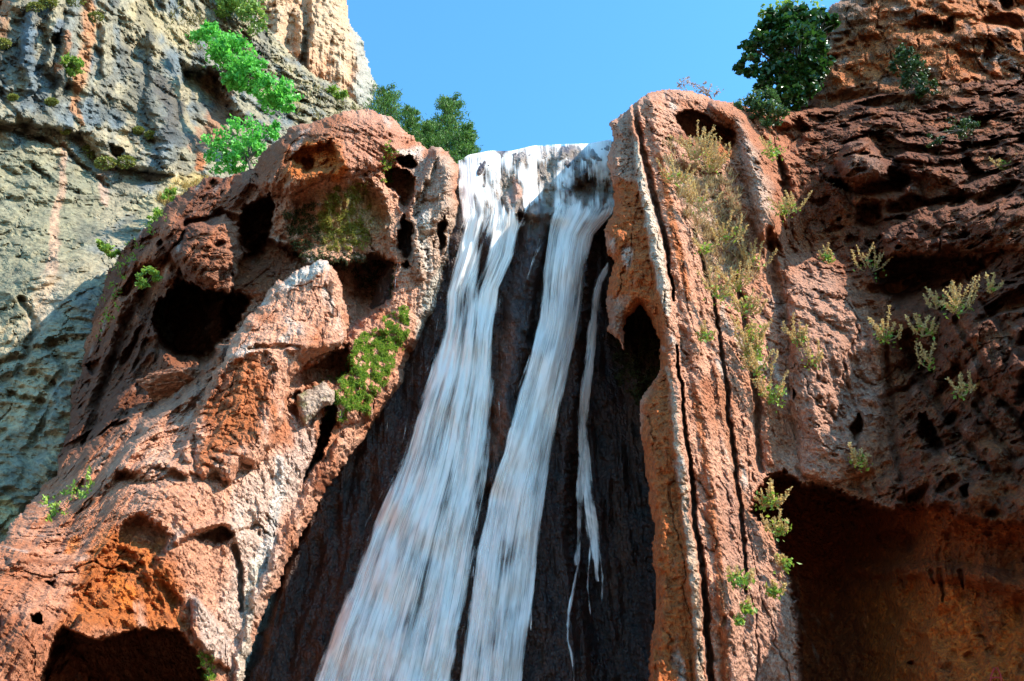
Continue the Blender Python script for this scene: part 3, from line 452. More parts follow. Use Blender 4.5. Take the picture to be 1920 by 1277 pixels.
U.D += 1.0 * sstep(.18, .32, fbm(U.q * (.45, .45, .5) + 143, 3)) + .35 * crease(U.q * (.7, .7, .3) + .4 * fbm(U.q, 3)[:, None], .07)
U.C[:] = (.50, .15, .04); U.mix(sstep(-.1, .35, fbm(U.q * .6 + 2, 4)), (.56, .19, .07)); U.mix(sstep(.05, .4, fbm(U.q * (1, 1, .7) + 22, 4)), (.20, .085, .045)); U.mix(sstep(.2, .5, fbm(U.q * .9 + 62, 4)), (.36, .26, .2)); U.mix(sstep(.25, .5, fbm(U.q * (1.2, 1.2, .5) + 92, 4)) * .8, (.1, .07, .06))
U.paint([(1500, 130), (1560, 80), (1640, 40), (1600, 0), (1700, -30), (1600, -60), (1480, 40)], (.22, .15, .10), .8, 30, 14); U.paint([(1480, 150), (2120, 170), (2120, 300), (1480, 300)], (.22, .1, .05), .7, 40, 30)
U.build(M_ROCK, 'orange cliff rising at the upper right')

# ---- added, unseen rock wall past the right edge, shaped to shade the right side
def shade_wall():
    ys = np.arange(2, 46, .5); n = len(ys); top = np.interp(ys, [2, 10.8, 14, 16, 18, 20, 24, 46], [12, 20, 24, 27, 29.5, 31.5, 34, 36]) + 1.6 * fbm(np.stack([ys * .35, 0 * ys, 0 * ys], 1), 4); rows = 60; V = []
    for j in range(rows):
        f = j / (rows - 1); z = -1 + (top + 1) * f; p = np.stack([np.full(n, 26.), ys, z], 1); V.append(np.stack([26 + 2.0 * f - 1.2 * billow(p * (.2, .2, .14), 4), ys, z], 1))
    V.append(np.stack([np.full(n, 40.), ys, top - 2], 1)); V.append(np.stack([np.full(n, 40.), ys, np.full(n, -1.)], 1)); V = np.concatenate(V); idx = np.arange(len(V)).reshape(rows + 2, n)
    F = np.stack([idx[:-1, :-1], idx[:-1, 1:], idx[1:, 1:], idx[1:, :-1]], -1).reshape(-1, 4); C = np.tile(BROWN, (len(V), 1)) * (1 + .4 * fbm(V * .5, 3)[:, None])
    o = mesh_np('shade_wall', V, F, M_ROCK, colors=np.clip(C, .02, .8)); o['kind'] = 'structure'
shade_wall()
# ------------------------------------------------------------------ the falls
def water_mat():
    m, nt = new_mat('falling_water'); L = nt.links.new
    aU = N(nt, 'ShaderNodeAttribute', attribute_name='fu'); aV = N(nt, 'ShaderNodeAttribute', attribute_name='fv'); aD = N(nt, 'ShaderNodeAttribute', attribute_name='dens'); aS = N(nt, 'ShaderNodeAttribute', attribute_name='seed')
    def streak(su, sv, det, rough=.6):
        cx = N(nt, 'ShaderNodeCombineXYZ'); mu = N(nt, 'ShaderNodeMath', operation='MULTIPLY'); mu.inputs[1].default_value = su; mv = N(nt, 'ShaderNodeMath', operation='MULTIPLY'); mv.inputs[1].default_value = sv
        L(aU.outputs['Fac'], mu.inputs[0]); L(aV.outputs['Fac'], mv.inputs[0]); L(mu.outputs[0], cx.inputs[0]); L(mv.outputs[0], cx.inputs[1]); L(aS.outputs['Fac'], cx.inputs[2])
        n = N(nt, 'ShaderNodeTexNoise', i_Scale=1.0, i_Detail=det, i_Roughness=rough); n.inputs['Distortion'].default_value = .1; L(cx.outputs[0], n.inputs['Vector']); return n.outputs['Fac']
    a = streak(2.4, .22, 3.0); b = streak(13.0, .34, 4.0, .7); c = streak(44., .7, 2.0, .6)
    def madd(x, k, y):
        n = N(nt, 'ShaderNodeMath', operation='MULTIPLY_ADD'); L(x, n.inputs[0]); n.inputs[1].default_value = k
        if isinstance(y, float): n.inputs[2].default_value = y
        else: L(y, n.inputs[2])
        return n.outputs[0]
    s = madd(a, 1.1, -.55); s = madd(b, 1.35, s); s = madd(c, .8, s)          # about .35 .. 1.4, mean about .9
    s = madd(aD.outputs['Fac'], 1.5, s)
    mr = N(nt, 'ShaderNodeMapRange', interpolation_type='SMOOTHSTEP'); L(s, mr.inputs[0]); mr.inputs[1].default_value = 1.62; mr.inputs[2].default_value = 2.5; mr.inputs[3].default_value = 0; mr.inputs[4].default_value = .97
    bh = madd(b, 1.0, c); bp = N(nt, 'ShaderNodeBump', i_Strength=.55, i_Distance=.08); L(bh, bp.inputs['Height'])
    p = N(nt, 'ShaderNodeBsdfPrincipled'); p.inputs['Base Color'].default_value = (.97, .87, .78, 1); p.inputs['Roughness'].default_value = .5; p.inputs['Specular IOR Level'].default_value = .35; L(bp.outputs[0], p.inputs['Normal'])
    t = N(nt, 'ShaderNodeBsdfTranslucent'); t.inputs['Color'].default_value = (.92, .84, .77, 1); L(bp.outputs[0], t.inputs['Normal'])
    m1 = N(nt, 'ShaderNodeMixShader'); m1.inputs[0].default_value = .12; L(p.outputs[0], m1.inputs[1]); L(t.outputs[0], m1.inputs[2])
    tr = N(nt, 'ShaderNodeBsdfTransparent'); m2 = N(nt, 'ShaderNodeMixShader'); L(mr.outputs[0], m2.inputs[0]); L(tr.outputs[0], m2.inputs[1]); L(m1.outputs[0], m2.inputs[2])
    o = N(nt, 'ShaderNodeOutputMaterial'); L(m2.outputs[0], o.inputs[0]); return m
M_WATER = water_mat()
def blur2(A, k):
    for ax in (0, 1):
        P = np.concatenate([np.repeat(np.take(A, [0], ax), k, ax), A, np.repeat(np.take(A, [-1], ax), k, ax)], ax); c = np.cumsum(P, ax)
        c = np.concatenate([np.zeros_like(np.take(c, [0], ax)), c], ax); n = A.shape[ax]; w = 2 * k + 1
        A = (np.take(c, np.arange(w, w + n), ax) - np.take(c, np.arange(0, n), ax)) / w
    return A
WB = blur2(W.D.reshape(W.ny, W.nx).astype(np.float64), 5); WB = .5 * WB + .5 * blur2(WB, 10)
def wdepth(x, y):
    j = np.clip((x - W.gx[0]) / W.step, 0, W.nx - 1.001); i = np.clip((y - W.gy[0]) / W.step, 0, W.ny - 1.001); j0 = j.astype(int); i0 = i.astype(int); fj = j - j0; fi = i - i0
    return (WB[i0, j0] * (1 - fj) + WB[i0, j0 + 1] * fj) * (1 - fi) + (WB[i0 + 1, j0] * (1 - fj) + WB[i0 + 1, j0 + 1] * fj) * fi
def sheet(name, left, right, y0, y1, off, parent, seed, dens=.75, edge=.10, bulge=.25, lip=None, fade_top=0., nzc=.35, nzs=(3., .25), wob=.12, over=None, top_extra=0):
    """a curtain of water between two bank lines given from top to bottom"""
    Lp = np.asarray(left, float); Rp = np.asarray(right, float); rows = int((y1 - y0) / 4) + 1; ys = np.linspace(y0, y1, rows)
    xl = np.interp(ys, Lp[:, 1], Lp[:, 0]); xr = np.interp(ys, Rp[:, 1], Rp[:, 0]); wmax = (xr - xl).max(); nc = max(5, int(wmax / 3.5)); u = np.linspace(0, 1, nc)
    rng = np.random.RandomState(int(seed * 10)); X = xl[:, None] + (xr - xl)[:, None] * u[None]; Yp = np.repeat(ys[:, None], nc, 1)
    if lip is not None:
        lx = np.interp(X[0], lip[:, 0], lip[:, 1]); t = (Yp - y0) / (y1 - y0); Yp = lx[None] + t * (y1 - lx[None])
    fu = (u[None] * wmax / 100. + 0 * Yp) + seed * 3; fv = (Yp / 100.) + 0 * X
    n3 = np.stack([(fu * nzs[0]).ravel(), (fv * nzs[1] * 4).ravel(), np.full(fu.size, seed * 7.)], 1); nz = fbm(n3, 4).reshape(fu.shape)
    n4 = np.stack([(fu * 5).ravel(), (fv * 1.0).ravel(), np.full(fu.size, seed * 3. + 40)], 1); wv_ = fbm(n4, 3).reshape(fu.shape)
    D = wdepth(X, Yp) - off - bulge * np.sin(np.pi * u)[None] ** .7 + wob * wv_ * 1.6
    grow = 7 if wmax > 60 else 1; X = X + (u[None] - .5) * 2 * grow; e = np.minimum(u, 1 - u)[None] * (xr - xl)[:, None] / np.maximum(edge * wmax, 4); de = sstep(-.15, 1., e + .35 * nz)
    dn = (dens + nzc * nz) * de + (-.25) * (1 - de)
    if fade_top: dn -= .8 * (1 - sstep(0, fade_top, Yp - y0 + 30 * nz))
    if over: dn += over(X, Yp)
    V = np.stack(unproj(X.ravel(), Yp.ravel(), D.ravel()), 1); idx = np.arange(rows * nc).reshape(rows, nc)
    F = np.stack([idx[:-1, :-1], idx[1:, :-1], idx[1:, 1:], idx[:-1, 1:]], -1).reshape(-1, 4)
    return mesh_np(name, V, F, M_WATER, parent=parent, attrs=dict(fu=fu.ravel(), fv=fv.ravel(), dens=dn.ravel(), seed=np.full(fu.size, seed)), smooth=True)
fall = empty('waterfall', (0, 0, 0)); tag(fall, 'white waterfall pouring over the lip in two main streams', 'waterfall', kind='structure')
LIP = np.array([(850, 306), (870, 300), (885, 290), (925, 282), (960, 283), (1000, 273), (1055, 270), (1100, 269), (1140, 261), (1180, 261)], float)
def topmask(X, Y):
    o = 0 * X
    for (cx, cy, rx, ry, k) in ((962, 372, 15, 34, 1.3), (1075, 290, 14, 13, .9), (1085, 350, 10, 26, .5), (1112, 352, 26, 20, .45), (1032, 345, 16, 50, .55), (985, 300, 8, 18, .5), (1000, 405, 26, 12, .9), (940, 282, 9, 6, .9), (945, 330, 7, 30, .4), (1010, 430, 14, 40, .8), (890, 380, 7, 30, .4), (930, 420, 10, 22, .35)):
        o -= k * np.exp(-(((X - cx - .12 * (Y - cy)) / rx) ** 2 + ((Y - cy) / ry) ** 2))
    for (cx, cy, rx, ry, k) in ((1125, 285, 26, 22, .6), (885, 350, 20, 60, .35), (925, 300, 18, 14, .3), (1012, 290, 10, 16, .4), (1048, 380, 10, 40, .4), (985, 370, 5, 40, .4), (880, 450, 16, 70, .35), (920, 450, 13, 40, .35)):
        o += k * np.exp(-(((X - cx) / rx) ** 2 + ((Y - cy) / ry) ** 2))
    return o
for k in range(2):
    sheet('crest_water', [(860, 262), (862, 330), (868, 400), (850, 470)], [(1146, 262), (1150, 330), (1152, 385), (1118, 440), (1112, 470)], 262, 470, .10 + .14 * k, fall, 1.3 + 4 * k, dens=.57 + .06 * k, edge=.03, bulge=.1, lip=LIP, nzc=.75, nzs=(6., .7), over=lambda X, Y: topmask(X, Y) - .9 * sstep(400, 470, Y), wob=.1)
Ll = [(862, 360), (868, 400), (852, 470), (832, 550), (828, 610), (803, 700), (770, 780), (745, 860), (718, 930), (688, 1000), (650, 1100), (618, 1180), (585, 1277), (555, 1400), (540, 1450)]
Lr = [(985, 380), (985, 420), (970, 480), (942, 540), (933, 620), (932, 720), (926, 820), (916, 900), (897, 1000), (877, 1130), (850, 1277), (835, 1450)]
def lmask(X, Y):
    o = 0 * X
    for (cx, cy, rx, ry, k) in ((905, 500, 8, 60, .7), (870, 560, 8, 40, .3), (985, 480, 14, 60, .3), (905, 440, 6, 50, .4)): o -= k * np.exp(-(((X - cx + .25 * (Y - cy)) / rx) ** 2 + ((Y - cy) / ry) ** 2))
    for (cx, cy, rx, ry, k) in ((915, 570, 26, 26, .35), (850, 690, 40, 40, .25), (880, 480, 14, 60, .3)): o += k * np.exp(-(((X - cx) / rx) ** 2 + ((Y - cy) / ry) ** 2))
    return o
for k in range(2): sheet('left_stream', Ll, Lr, 372, 1450, .3 + .2 * k, fall, 2.1 + 5.3 * k, dens=(.76, .68, .55)[k], edge=.08, bulge=.3, fade_top=50, nzc=.55, over=lmask)
Rl = [(1040, 380), (1030, 420), (1020, 500), (1012, 600), (992, 680), (970, 760), (945, 850), (920, 920), (893, 1050), (862, 1277), (850, 1450)]
Rr = [(1152, 380), (1146, 400), (1112, 440), (1097, 520), (1082, 620), (1064, 700), (1050, 760), (1034, 850), (1021, 920), (1010, 1000), (1000, 1100), (986, 1200), (978, 1277), (965, 1450)]
for k in range(2): sheet('right_stream', Rl, Rr, 372, 1450, .35 + .2 * k, fall, 3.7 + 6.1 * k, dens=(.8, .7, .55)[k], edge=.09, bulge=.35, fade_top=30, nzc=.5)
# thin strands right of the main streams, and wisps off their edges
def strand(name, pts, w, off, seed, dens=.6, parent=fall):
    P = np.asarray(pts, float); ww = np.interp(P[:, 1], np.linspace(P[0, 1], P[-1, 1], len(w)), w)
    return sheet(name, np.stack([P[:, 0] - ww / 2, P[:, 1]], 1), np.stack([P[:, 0] + ww / 2, P[:, 1]], 1), P[0, 1], P[-1, 1], off, parent, seed, dens=dens, edge=.3, bulge=.05, fade_top=18, nzc=.7, nzs=(8., .6), wob=.05)
strand('thin_stream', [(1140, 492), (1124, 530), (1115, 570), (1110, 640), (1098, 720), (1093, 800), (1098, 870), (1106, 950), (1116, 1020), (1120, 1090)], [18, 30, 28, 32, 30, 36, 32, 16], .9, 5.5, .85)
strand('thin_stream', [(1132, 500), (1118, 560), (1108, 660), (1096, 760), (1092, 860), (1086, 940), (1086, 1010), (1080, 1060)], [12, 20, 22, 20, 14], 1.0, 6.5, .8)
strand('thin_stream', [(1088, 1010), (1086, 1050), (1074, 1110), (1066, 1150), (1064, 1200), (1072, 1225), (1078, 1300)], [6, 10, 10, 8, 7, 5], 1.0, 7.2, .8)
strand('thin_stream', [(1110, 980), (1106, 1030), (1102, 1100), (1110, 1180), (1105, 1240)], [5, 9, 7, 4], 1.0, 7.9, .7); strand('thin_stream', [(1122, 1020), (1130, 1080), (1128, 1140), (1118, 1190)], [5, 8, 6, 3], 1.0, 8.3, .7)
strand('thin_stream', [(1030, 430), (1008, 470), (985, 530), (965, 590), (955, 640)], [5, 6, 5, 3], .95, 8.9, .75); strand('thin_stream', [(1015, 440), (995, 500), (975, 560), (962, 610)], [4, 5, 3], .95, 9.4, .7)
rw = random.Random(5)
for k in range(26):
    side = k % 4; y0 = rw.uniform(420, 1150); y1 = min(1300, y0 + rw.uniform(70, 190)); Q = (Ll, Lr, Rl, Rr)[side]; Q = np.asarray(Q, float); d = rw.uniform(-4, 9) * (-1 if side in (0, 2) else 1)
    ys = np.linspace(y0, y1, 7); strand('wisp', [(np.interp(y, Q[:, 1], Q[:, 0]) + d + 3 * math.sin(y * .05 + k), y) for y in ys], [2, 7, 6, 2], .45, 10 + k * .7, .42)
strand('trickle', [(745, 470), (746, 490), (743, 510), (740, 545)], [4, 6, 5, 3], 1.9, 31.1, .8); strand('trickle', [(733, 690), (730, 740), (727, 790), (722, 850)], [3, 5, 5, 3], 2.2, 32.4, .6); strand('trickle', [(838, 410), (842, 440), (836, 500), (826, 560)], [3, 9, 8, 5], 1.3, 33.3, .7)
# ------------------------------------------------------------------ plants
G_BRIGHT = leaf_mat('bright_leaf', (.07, .34, .04), (.20, .62, .08), .45); G_FIG = leaf_mat('fig_leaf', (.012, .05, .008), (.04, .115, .016), .3, .35); G_PINE = leaf_mat('pine_needle', (.05, .13, .02), (.15, .29, .04), .3, .6)
G_CUSH = leaf_mat('cushion_leaf', (.10, .12, .02), (.30, .30, .05), .25, .7); G_MOSS = leaf_mat('moss_leaf', (.08, .19, .02), (.32, .44, .05), .4, .7); G_DARKM = leaf_mat('dark_moss', (.02, .03, .008), (.08, .09, .015), .2, .8)
G_STRAW = leaf_mat('straw', (.36, .23, .11), (.62, .50, .28), .3, .8); G_SPIKE = leaf_mat('flower_spike', (.52, .30, .12), (.78, .62, .24), .3, .8); G_LIME = leaf_mat('lime_leaf', (.12, .26, .03), (.36, .48, .06), .4, .5); G_DKSH = leaf_mat('dark_leaf', (.02, .05, .01), (.05, .10, .02), .25, .5)
G_DRY = leaf_mat('dry_brush', (.09, .045, .022), (.24, .14, .07), .2, .9)
def bark_mat():
    m, nt = new_mat('bark'); L = nt.links.new; n = N(nt, 'ShaderNodeTexNoise', i_Scale=9.0, i_Detail=6.0); r = N(nt, 'ShaderNodeValToRGB'); r.color_ramp.elements[0].color = (.05, .035, .025, 1); r.color_ramp.elements[1].color = (.22, .17, .12, 1)
    p = N(nt, 'ShaderNodeBsdfPrincipled', i_Roughness=.9); o = N(nt, 'ShaderNodeOutputMaterial'); L(n.outputs['Fac'], r.inputs[0]); L(r.outputs[0], p.inputs['Base Color']); L(p.outputs[0], o.inputs[0]); return m
M_BARK = bark_mat()
rp = np.random.RandomState(23)
def leaves(P, size, dirs=None, aspect=.55, flat=.0, jit=.35):
    """diamond leaves at points P; dirs = length direction (random if None)"""
    n = len(P); d = rp.normal(size=(n, 3)); d[:, 2] -= flat
    if dirs is not None: d = dirs + jit * d
    d /= np.linalg.norm(d, axis=1)[:, None] + 1e-9; b = np.cross(d, rp.normal(size=(n, 3))); b /= np.linalg.norm(b, axis=1)[:, None] + 1e-9; nn = np.cross(d, b)
    s = (size * rp.uniform(.6, 1.35, n))[:, None]; w = s * aspect * .5
    a = P - d * s * .5; c = P + d * s * .5; m1 = P + b * w + nn * s * .10; m2 = P - b * w + nn * s * .10
    V = np.stack([a, m1, c, m2], 1).reshape(-1, 3); k = np.arange(n) * 4
    return V, np.concatenate([np.stack([k, k + 1, k + 2], 1), np.stack([k, k + 2, k + 3], 1)]), np.repeat(rp.rand(n), 4)
def tube(path, r0, r1, k=5):
    P = np.asarray(path, float); n = len(P); V = []
    for i in range(n):
        t = P[min(i + 1, n - 1)] - P[max(i - 1, 0)]; t /= np.linalg.norm(t) + 1e-9; a = np.cross(t, (.3, .9, .2)); a /= np.linalg.norm(a) + 1e-9; b = np.cross(t, a); r = r0 + (r1 - r0) * i / max(1, n - 1)
        for j in range(k): th = 2 * math.pi * j / k; V.append(P[i] + r * (math.cos(th) * a + math.sin(th) * b))
    F = [[i * k + j, i * k + (j + 1) % k, (i + 1) * k + (j + 1) % k, (i + 1) * k + j] for i in range(n - 1) for j in range(k)]
    return np.array(V), F
def join(parts):
    V, F, o = [], [], 0
    for v, f in parts: V.append(v); F += [[q + o for q in g] for g in f]; o += len(v)
    return np.concatenate(V), F
def bend(a, b, sag, n=5):
    a, b = np.asarray(a, float), np.asarray(b, float); t = np.linspace(0, 1, n)[:, None]; m = sag * np.sin(np.pi * t) * np.array([rp.normal() * .5, rp.normal() * .5, 1.]); return a + (b - a) * t + m
def foliage(parent, base, P, size, mat, name='foliage', **kw):
    V, F, r = leaves(P, size, **kw); o = mesh_np(name, V - np.asarray(base), F, mat, parent=parent, attrs=dict(rnd=r)); o['kind'] = 'stuff'; return o
def shrub(name, label, cat, base, blobs, nclump, per, leaf, mat, group=None, stem=.05, spread=.16, aspect=.6, bare=0):
    """blobs: (px, py, Y, rx, ry) in photo pixels; leaves sit in clumps carried by branches from the base"""
    bp = np.array(unproj(*base)); t = empty(name, bp); tag(t, label, cat, group)
    A = np.array([b[3] * b[4] for b in blobs], float); A /= A.sum(); C = []; LP = []; OUT = []
    for (px, py, Y, rx, ry), f in zip(blobs, A):
        c = np.array(unproj(px, py, Y)); m = pxm(px, py, Y); k = max(3, int(nclump * f)); d = rp.normal(size=(k, 3)); d /= np.linalg.norm(d, axis=1)[:, None]; r = rp.uniform(.45, 1.0, k)[:, None] ** .6
        R_ = np.array((rx * m, (rx + ry) * .5 * m, ry * m * 1.1)); cc = c + d * r * R_; C.append(cc)
        s = spread * (rx + ry) * m * .5 * 2.0
        for q in cc: LP.append(q + rp.normal(size=(per, 3)) * s * rp.uniform(.5, 1.2) * (.6, .6, .45))
    C = np.concatenate(C); LP = np.concatenate(LP)
    br = []; mid = bp + (C.mean(0) - bp) * .35; br.append(tube(bend(bp, mid, .1), stem, stem * .8))
    for q in C[rp.permutation(len(C))[:max(6, len(C) // 4)]]: br.append(tube(bend(mid, q, .12 * np.linalg.norm(q - mid)), stem * .5, stem * .12, 4))
    V, F = join(br); mesh_np('branch', V - bp, F, M_BARK, parent=t, smooth=True)
    foliage(t, bp, LP, leaf, mat, aspect=aspect); return t
# --- shrubs of the grey wall
tree1 = shrub('shrub_tree', 'bright green tree leaning out over the hollow in the grey wall', 'tree', (412, 150, 45.5), [(400, 75, 44, 38, 26), (440, 105, 44, 42, 32), (470, 140, 44, 40, 26), (515, 175, 44, 38, 28), (440, 150, 44, 24, 18), (535, 195, 44, 18, 14)], 150, 34, .34, G_BRIGHT, stem=.16)
shrub('shrub_tree', 'yellow-green tree at the top edge above the leaning tree', 'tree', (420, 30, 52), [(440, 5, 51, 40, 20), (475, 30, 51, 28, 24), (450, -30, 51, 50, 26), (425, 20, 51, 24, 12)], 90, 32, .34, leaf_mat('olive_leaf', (.10, .22, .03), (.30, .42, .07), .4), stem=.15)
shrub('shrub_tree', 'green bush growing where the grey wall meets the red buttress', 'bush', (470, 318, 36), [(400, 280, 36, 28, 22), (450, 250, 36, 40, 26), (490, 262, 36, 34, 28), (430, 300, 36, 36, 22), (470, 290, 36, 40, 26), (525, 240, 36, 14, 12)], 105, 22, .25, G_BRIGHT, stem=.09)
shrub('shrub', 'small green shrub hanging on the orange streak of the grey wall', 'shrub', (138, 128, 38.2), [(135, 122, 37.9, 20, 15)], 20, 40, .22, G_MOSS, stem=.05)
shrub('shrub', 'low green shrub on the far ridge below the tan rock tower', 'shrub', (630, 178, 57), [(628, 174, 56.5, 24, 9)], 16, 40, .3, G_MOSS)
shrub('shrub', 'olive shrub on the scree just above the red knob', 'shrub', (552, 226, 54), [(548, 222, 53.5, 16, 10)], 12, 40, .3, G_MOSS)
shrub('shrub', 'leafy green shrub at the foot of the grey wall beside dry grass', 'shrub', (315, 385, 39), [(318, 368, 38.6, 9, 18), (300, 395, 38.6, 14, 10), (290, 410, 38.6, 12, 8)], 26, 30, .2, G_LIME)
shrub('shrub', 'small lime shrub above the left flank of the red buttress', 'shrub', (140, 488, 36.5), [(135, 478, 36.3, 22, 12)], 16, 34, .2, G_LIME)
shrub('shrub', 'dark green shrub on the ledge left of the red buttress', 'shrub', (210, 475, 30), [(212, 470, 29.8, 16, 12), (190, 462, 29.8, 16, 8)], 18, 30, .16, G_MOSS)
shrub('shrub', 'little bright shrub beside the overhang of the big cave', 'shrub', (270, 540, 24.6), [(280, 515, 24.3, 22, 10), (268, 530, 24.3, 12, 12)], 22, 26, .13, G_LIME)
for (px, py, r, lab) in ((92, 2 + 6, 16, 'mossy cushion plant at the very top of the grey wall'), (66, 16, 14, 'mossy cushion plant near the top left corner'), (180, 34, 14, 'dark cushion plant beside the upper orange streak'), (97, 193, 11, 'small round cushion plant alone on the dark grey streak'), (172, 287, 20, 'larger of the yellow cushion plants in a row on the ledge, leftmost'),
                         (198, 308, 18, 'middle cushion plant of the row on the ledge'), (238, 306, 17, 'round cushion plant at the right end of the ledge row'), (260, 246, 10, 'tiny cushion plant above the pale blue-grey slab, left of two'), (283, 254, 10, 'tiny cushion plant above the pale blue-grey slab, right of two'), (5, 85, 16, 'cushion plant cut by the left edge of the picture, high up'), (123, 247, 8, 'tiny cushion plant below the orange streak'), (25, 184, 9, 'little cushion plant under the rusty ledge, far left'), (140, 4, 20, 'ragged cushion plant at the top edge beside the orange streak')):
    Y = G.depth_at(px, py) - .15; bp = np.array(unproj(px, py, Y + .3)); m = pxm(px, py, Y); t = empty('cushion_plant', bp); tag(t, lab, 'plant', 'cushion plants on the grey wall')
    d = rp.normal(size=(420, 3)); d /= np.linalg.norm(d, axis=1)[:, None]; d[:, 1] = -np.abs(d[:, 1]); P = np.array(unproj(px, py, Y)) + d * r * m * np.array((1.1, .8, .8)) * rp.uniform(.75, 1.05, (420, 1)); foliage(t, bp, P, .17, G_CUSH, dirs=d, jit=.5)
    V, F = tube([bp + (0, .4, -.1), bp, bp + (0, -.2, .05)], .06, .03); mesh_np('stem', V - bp, F, M_BARK, parent=t)
# --- pines behind the lip
def pine(label, base, top, width, dens=1.):
    b = np.array(unproj(*base)); tpt = np.array(unproj(*top)); H = np.linalg.norm(tpt - b); m = pxm(base[0], base[1], base[2]); t = empty('pine_tree', b); tag(t, label, 'tree', 'pines behind the lip')
    V, F = tube(bend(b, tpt, .1, 7), H * .03, H * .006, 6); mesh_np('trunk', V - b, F, M_BARK, parent=t, smooth=True); br = []; LP = []; LD = []
    nb = int(44 * dens)
    for k in range(nb):
        f = .12 + .86 * k / nb; p0 = b + (tpt - b) * f; a = k * 2.4 + rp.rand(); ln = width * m * (1.05 - .75 * f) * rp.uniform(.55, 1.15); e = p0 + np.array((math.cos(a) * ln, math.sin(a) * ln, ln * rp.uniform(.1, .5))); br.append(tube(bend(p0, e, -.05 * ln, 4), H * .008, H * .003, 4))
        for s in np.linspace(.35, 1.05, 6):
            c = p0 + (e - p0) * s; q = c + rp.normal(size=(16, 3)) * ln * .16; LP.append(q); dd = (e - p0) / (np.linalg.norm(e - p0) + 1e-6); LD.append(np.repeat((dd * .6 + (0, 0, .7))[None], 16, 0))
    V, F = join(br); mesh_np('branch', V - b, F, M_BARK, parent=t); foliage(t, b, np.concatenate(LP), .34, G_PINE, dirs=np.concatenate(LD), jit=.7, aspect=.22); return t
pine('broad pine crown just right of the far rock tower', (725, 320, 62), (722, 168, 62), 62, 1.8); pine('short pine in the middle of the row behind the lip', (775, 320, 60), (772, 204, 60), 44, 1.3); pine('tallest pine rising behind the pale column', (835, 330, 58), (846, 186, 58), 56, 1.8); pine('rightmost low pine beside the lip of the falls', (868, 345, 56), (876, 238, 56), 42, 1.5); pine('dark low pine in front between the taller pines', (808, 330, 57), (806, 232, 57), 48, 1.6)
# --- right-hand bushes
shrub('fig_bush', 'big dark green fig bush overhanging the right cliff', 'bush', (1500, 190, 29.5), [(1460, 50, 28, 40, 28), (1500, 40, 28, 48, 26), (1425, 85, 28, 30, 26), (1405, 125, 28, 24, 20), (1490, 90, 28, 56, 42), (1545, 45, 28.4, 24, 18), (1465, 140, 28.3, 36, 28), (1512, 140, 28.6, 26, 44), (1440, 60, 28, 22, 20), (1430, 150, 28, 20, 14), (1535, 105, 28.6, 26, 40), (1490, 185, 28.4, 30, 22), (1455, 178, 28.2, 18, 14)], 360, 30, .29, G_FIG, stem=.14, spread=.12, aspect=.75)
shrub('shrub', 'airy pale green branches above the fig bush', 'shrub', (1480, 60, 29.8), [(1455, 20, 29.6, 34, 12), (1500, 8, 29.6, 40, 10), (1430, 30, 29.6, 14, 10)], 60, 12, .17, G_LIME, stem=.05, spread=.12)
shrub('shrub', 'feathery green shrub in the gap below the fig bush', 'shrub', (1440, 235, 28.3), [(1430, 190, 26.6, 26, 24), (1400, 205, 26.6, 34, 22), (1450, 215, 26.4, 28, 20)], 70, 36, .15, leaf_mat('feather_leaf', (.03, .075, .02), (.09, .17, .04), .4), stem=.05)
shrub('shrub', 'sparse twiggy shrub on the skyline of the ribbed wall', 'shrub', (1335, 188, 27), [(1330, 172, 27, 22, 14), (1290, 160, 27, 18, 12)], 30, 8, .12, leaf_mat('mauve_twig', (.3, .24, .22), (.45, .4, .34), .3), stem=.03)
shrub('shrub', 'dark bush clinging to the orange cliff at upper right', 'bush', (1705, 150, 27.4), [(1695, 112, 27.0, 26, 20), (1715, 140, 27.0, 24, 22), (1740, 165, 27.0, 22, 16)], 60, 40, .16, G_DKSH, stem=.06)
shrub('shrub', 'grey-green shrub low on the orange cliff near the right edge', 'shrub', (1800, 245, 24.6), [(1800, 238, 24.4, 30, 12), (1750, 262, 24.6, 18, 10)], 26, 22, .12, G_DKSH)
# --- spiky flowering plants rooted in the ribbed wall
def spike_plant(px, py, size, label, n=8, green=.5, rock=None, lean=0.):
    rock = rock or R; Y = min(rock.depth_at(px - q_, py) for q_ in (0, 20, 45)) - .05; m = pxm(px, py, Y); b = np.array(unproj(px, py, Y)); t = empty('spike_plant', b); tag(t, label, 'plant', 'spiky plants on the ribbed wall'); L = size * m * 1.6
    st, SP, SD, GP = [], [], [], []
    for k in range(n):
        a = rp.uniform(-1.1, 1.1) + lean; ln = L * rp.uniform(.5, 1.1); tip = b + np.array((math.sin(a) * ln * .7, -ln * rp.uniform(.15, .6), math.cos(a) * ln * .8)); pth = bend(b, tip, -.14 * ln, 7); st.append(tube(pth, .016, .008, 4))
        for s in np.linspace(.42, 1., 26):
            i = min(5, int(s * 6)); f = s * 6 - i; c = pth[i] + (pth[i + 1] - pth[i]) * f; d = pth[i + 1] - pth[i]; d /= np.linalg.norm(d) + 1e-9; o_ = rp.normal(size=(3, 3)); SP.append(c + o_ * .028 * (1.25 - s * .6)); SD.append(o_ + d * .8)
    V, F = join(st); mesh_np('stalk', V - b, F, G_STRAW, parent=t, attrs=dict(rnd=rp.rand(len(V))))
    foliage(t, b, np.concatenate(SP), .075, G_SPIKE, name='flower_spike', dirs=np.concatenate(SD), jit=.3, aspect=.5)
    k = int(70 * green) + 6; P = b + rp.normal(size=(k, 3)) * L * .16 * (1, .6, 1.) + (0, -.12, L * .12); foliage(t, b, P, .12, G_LIME, name='leaf_rosette', aspect=.6); return t
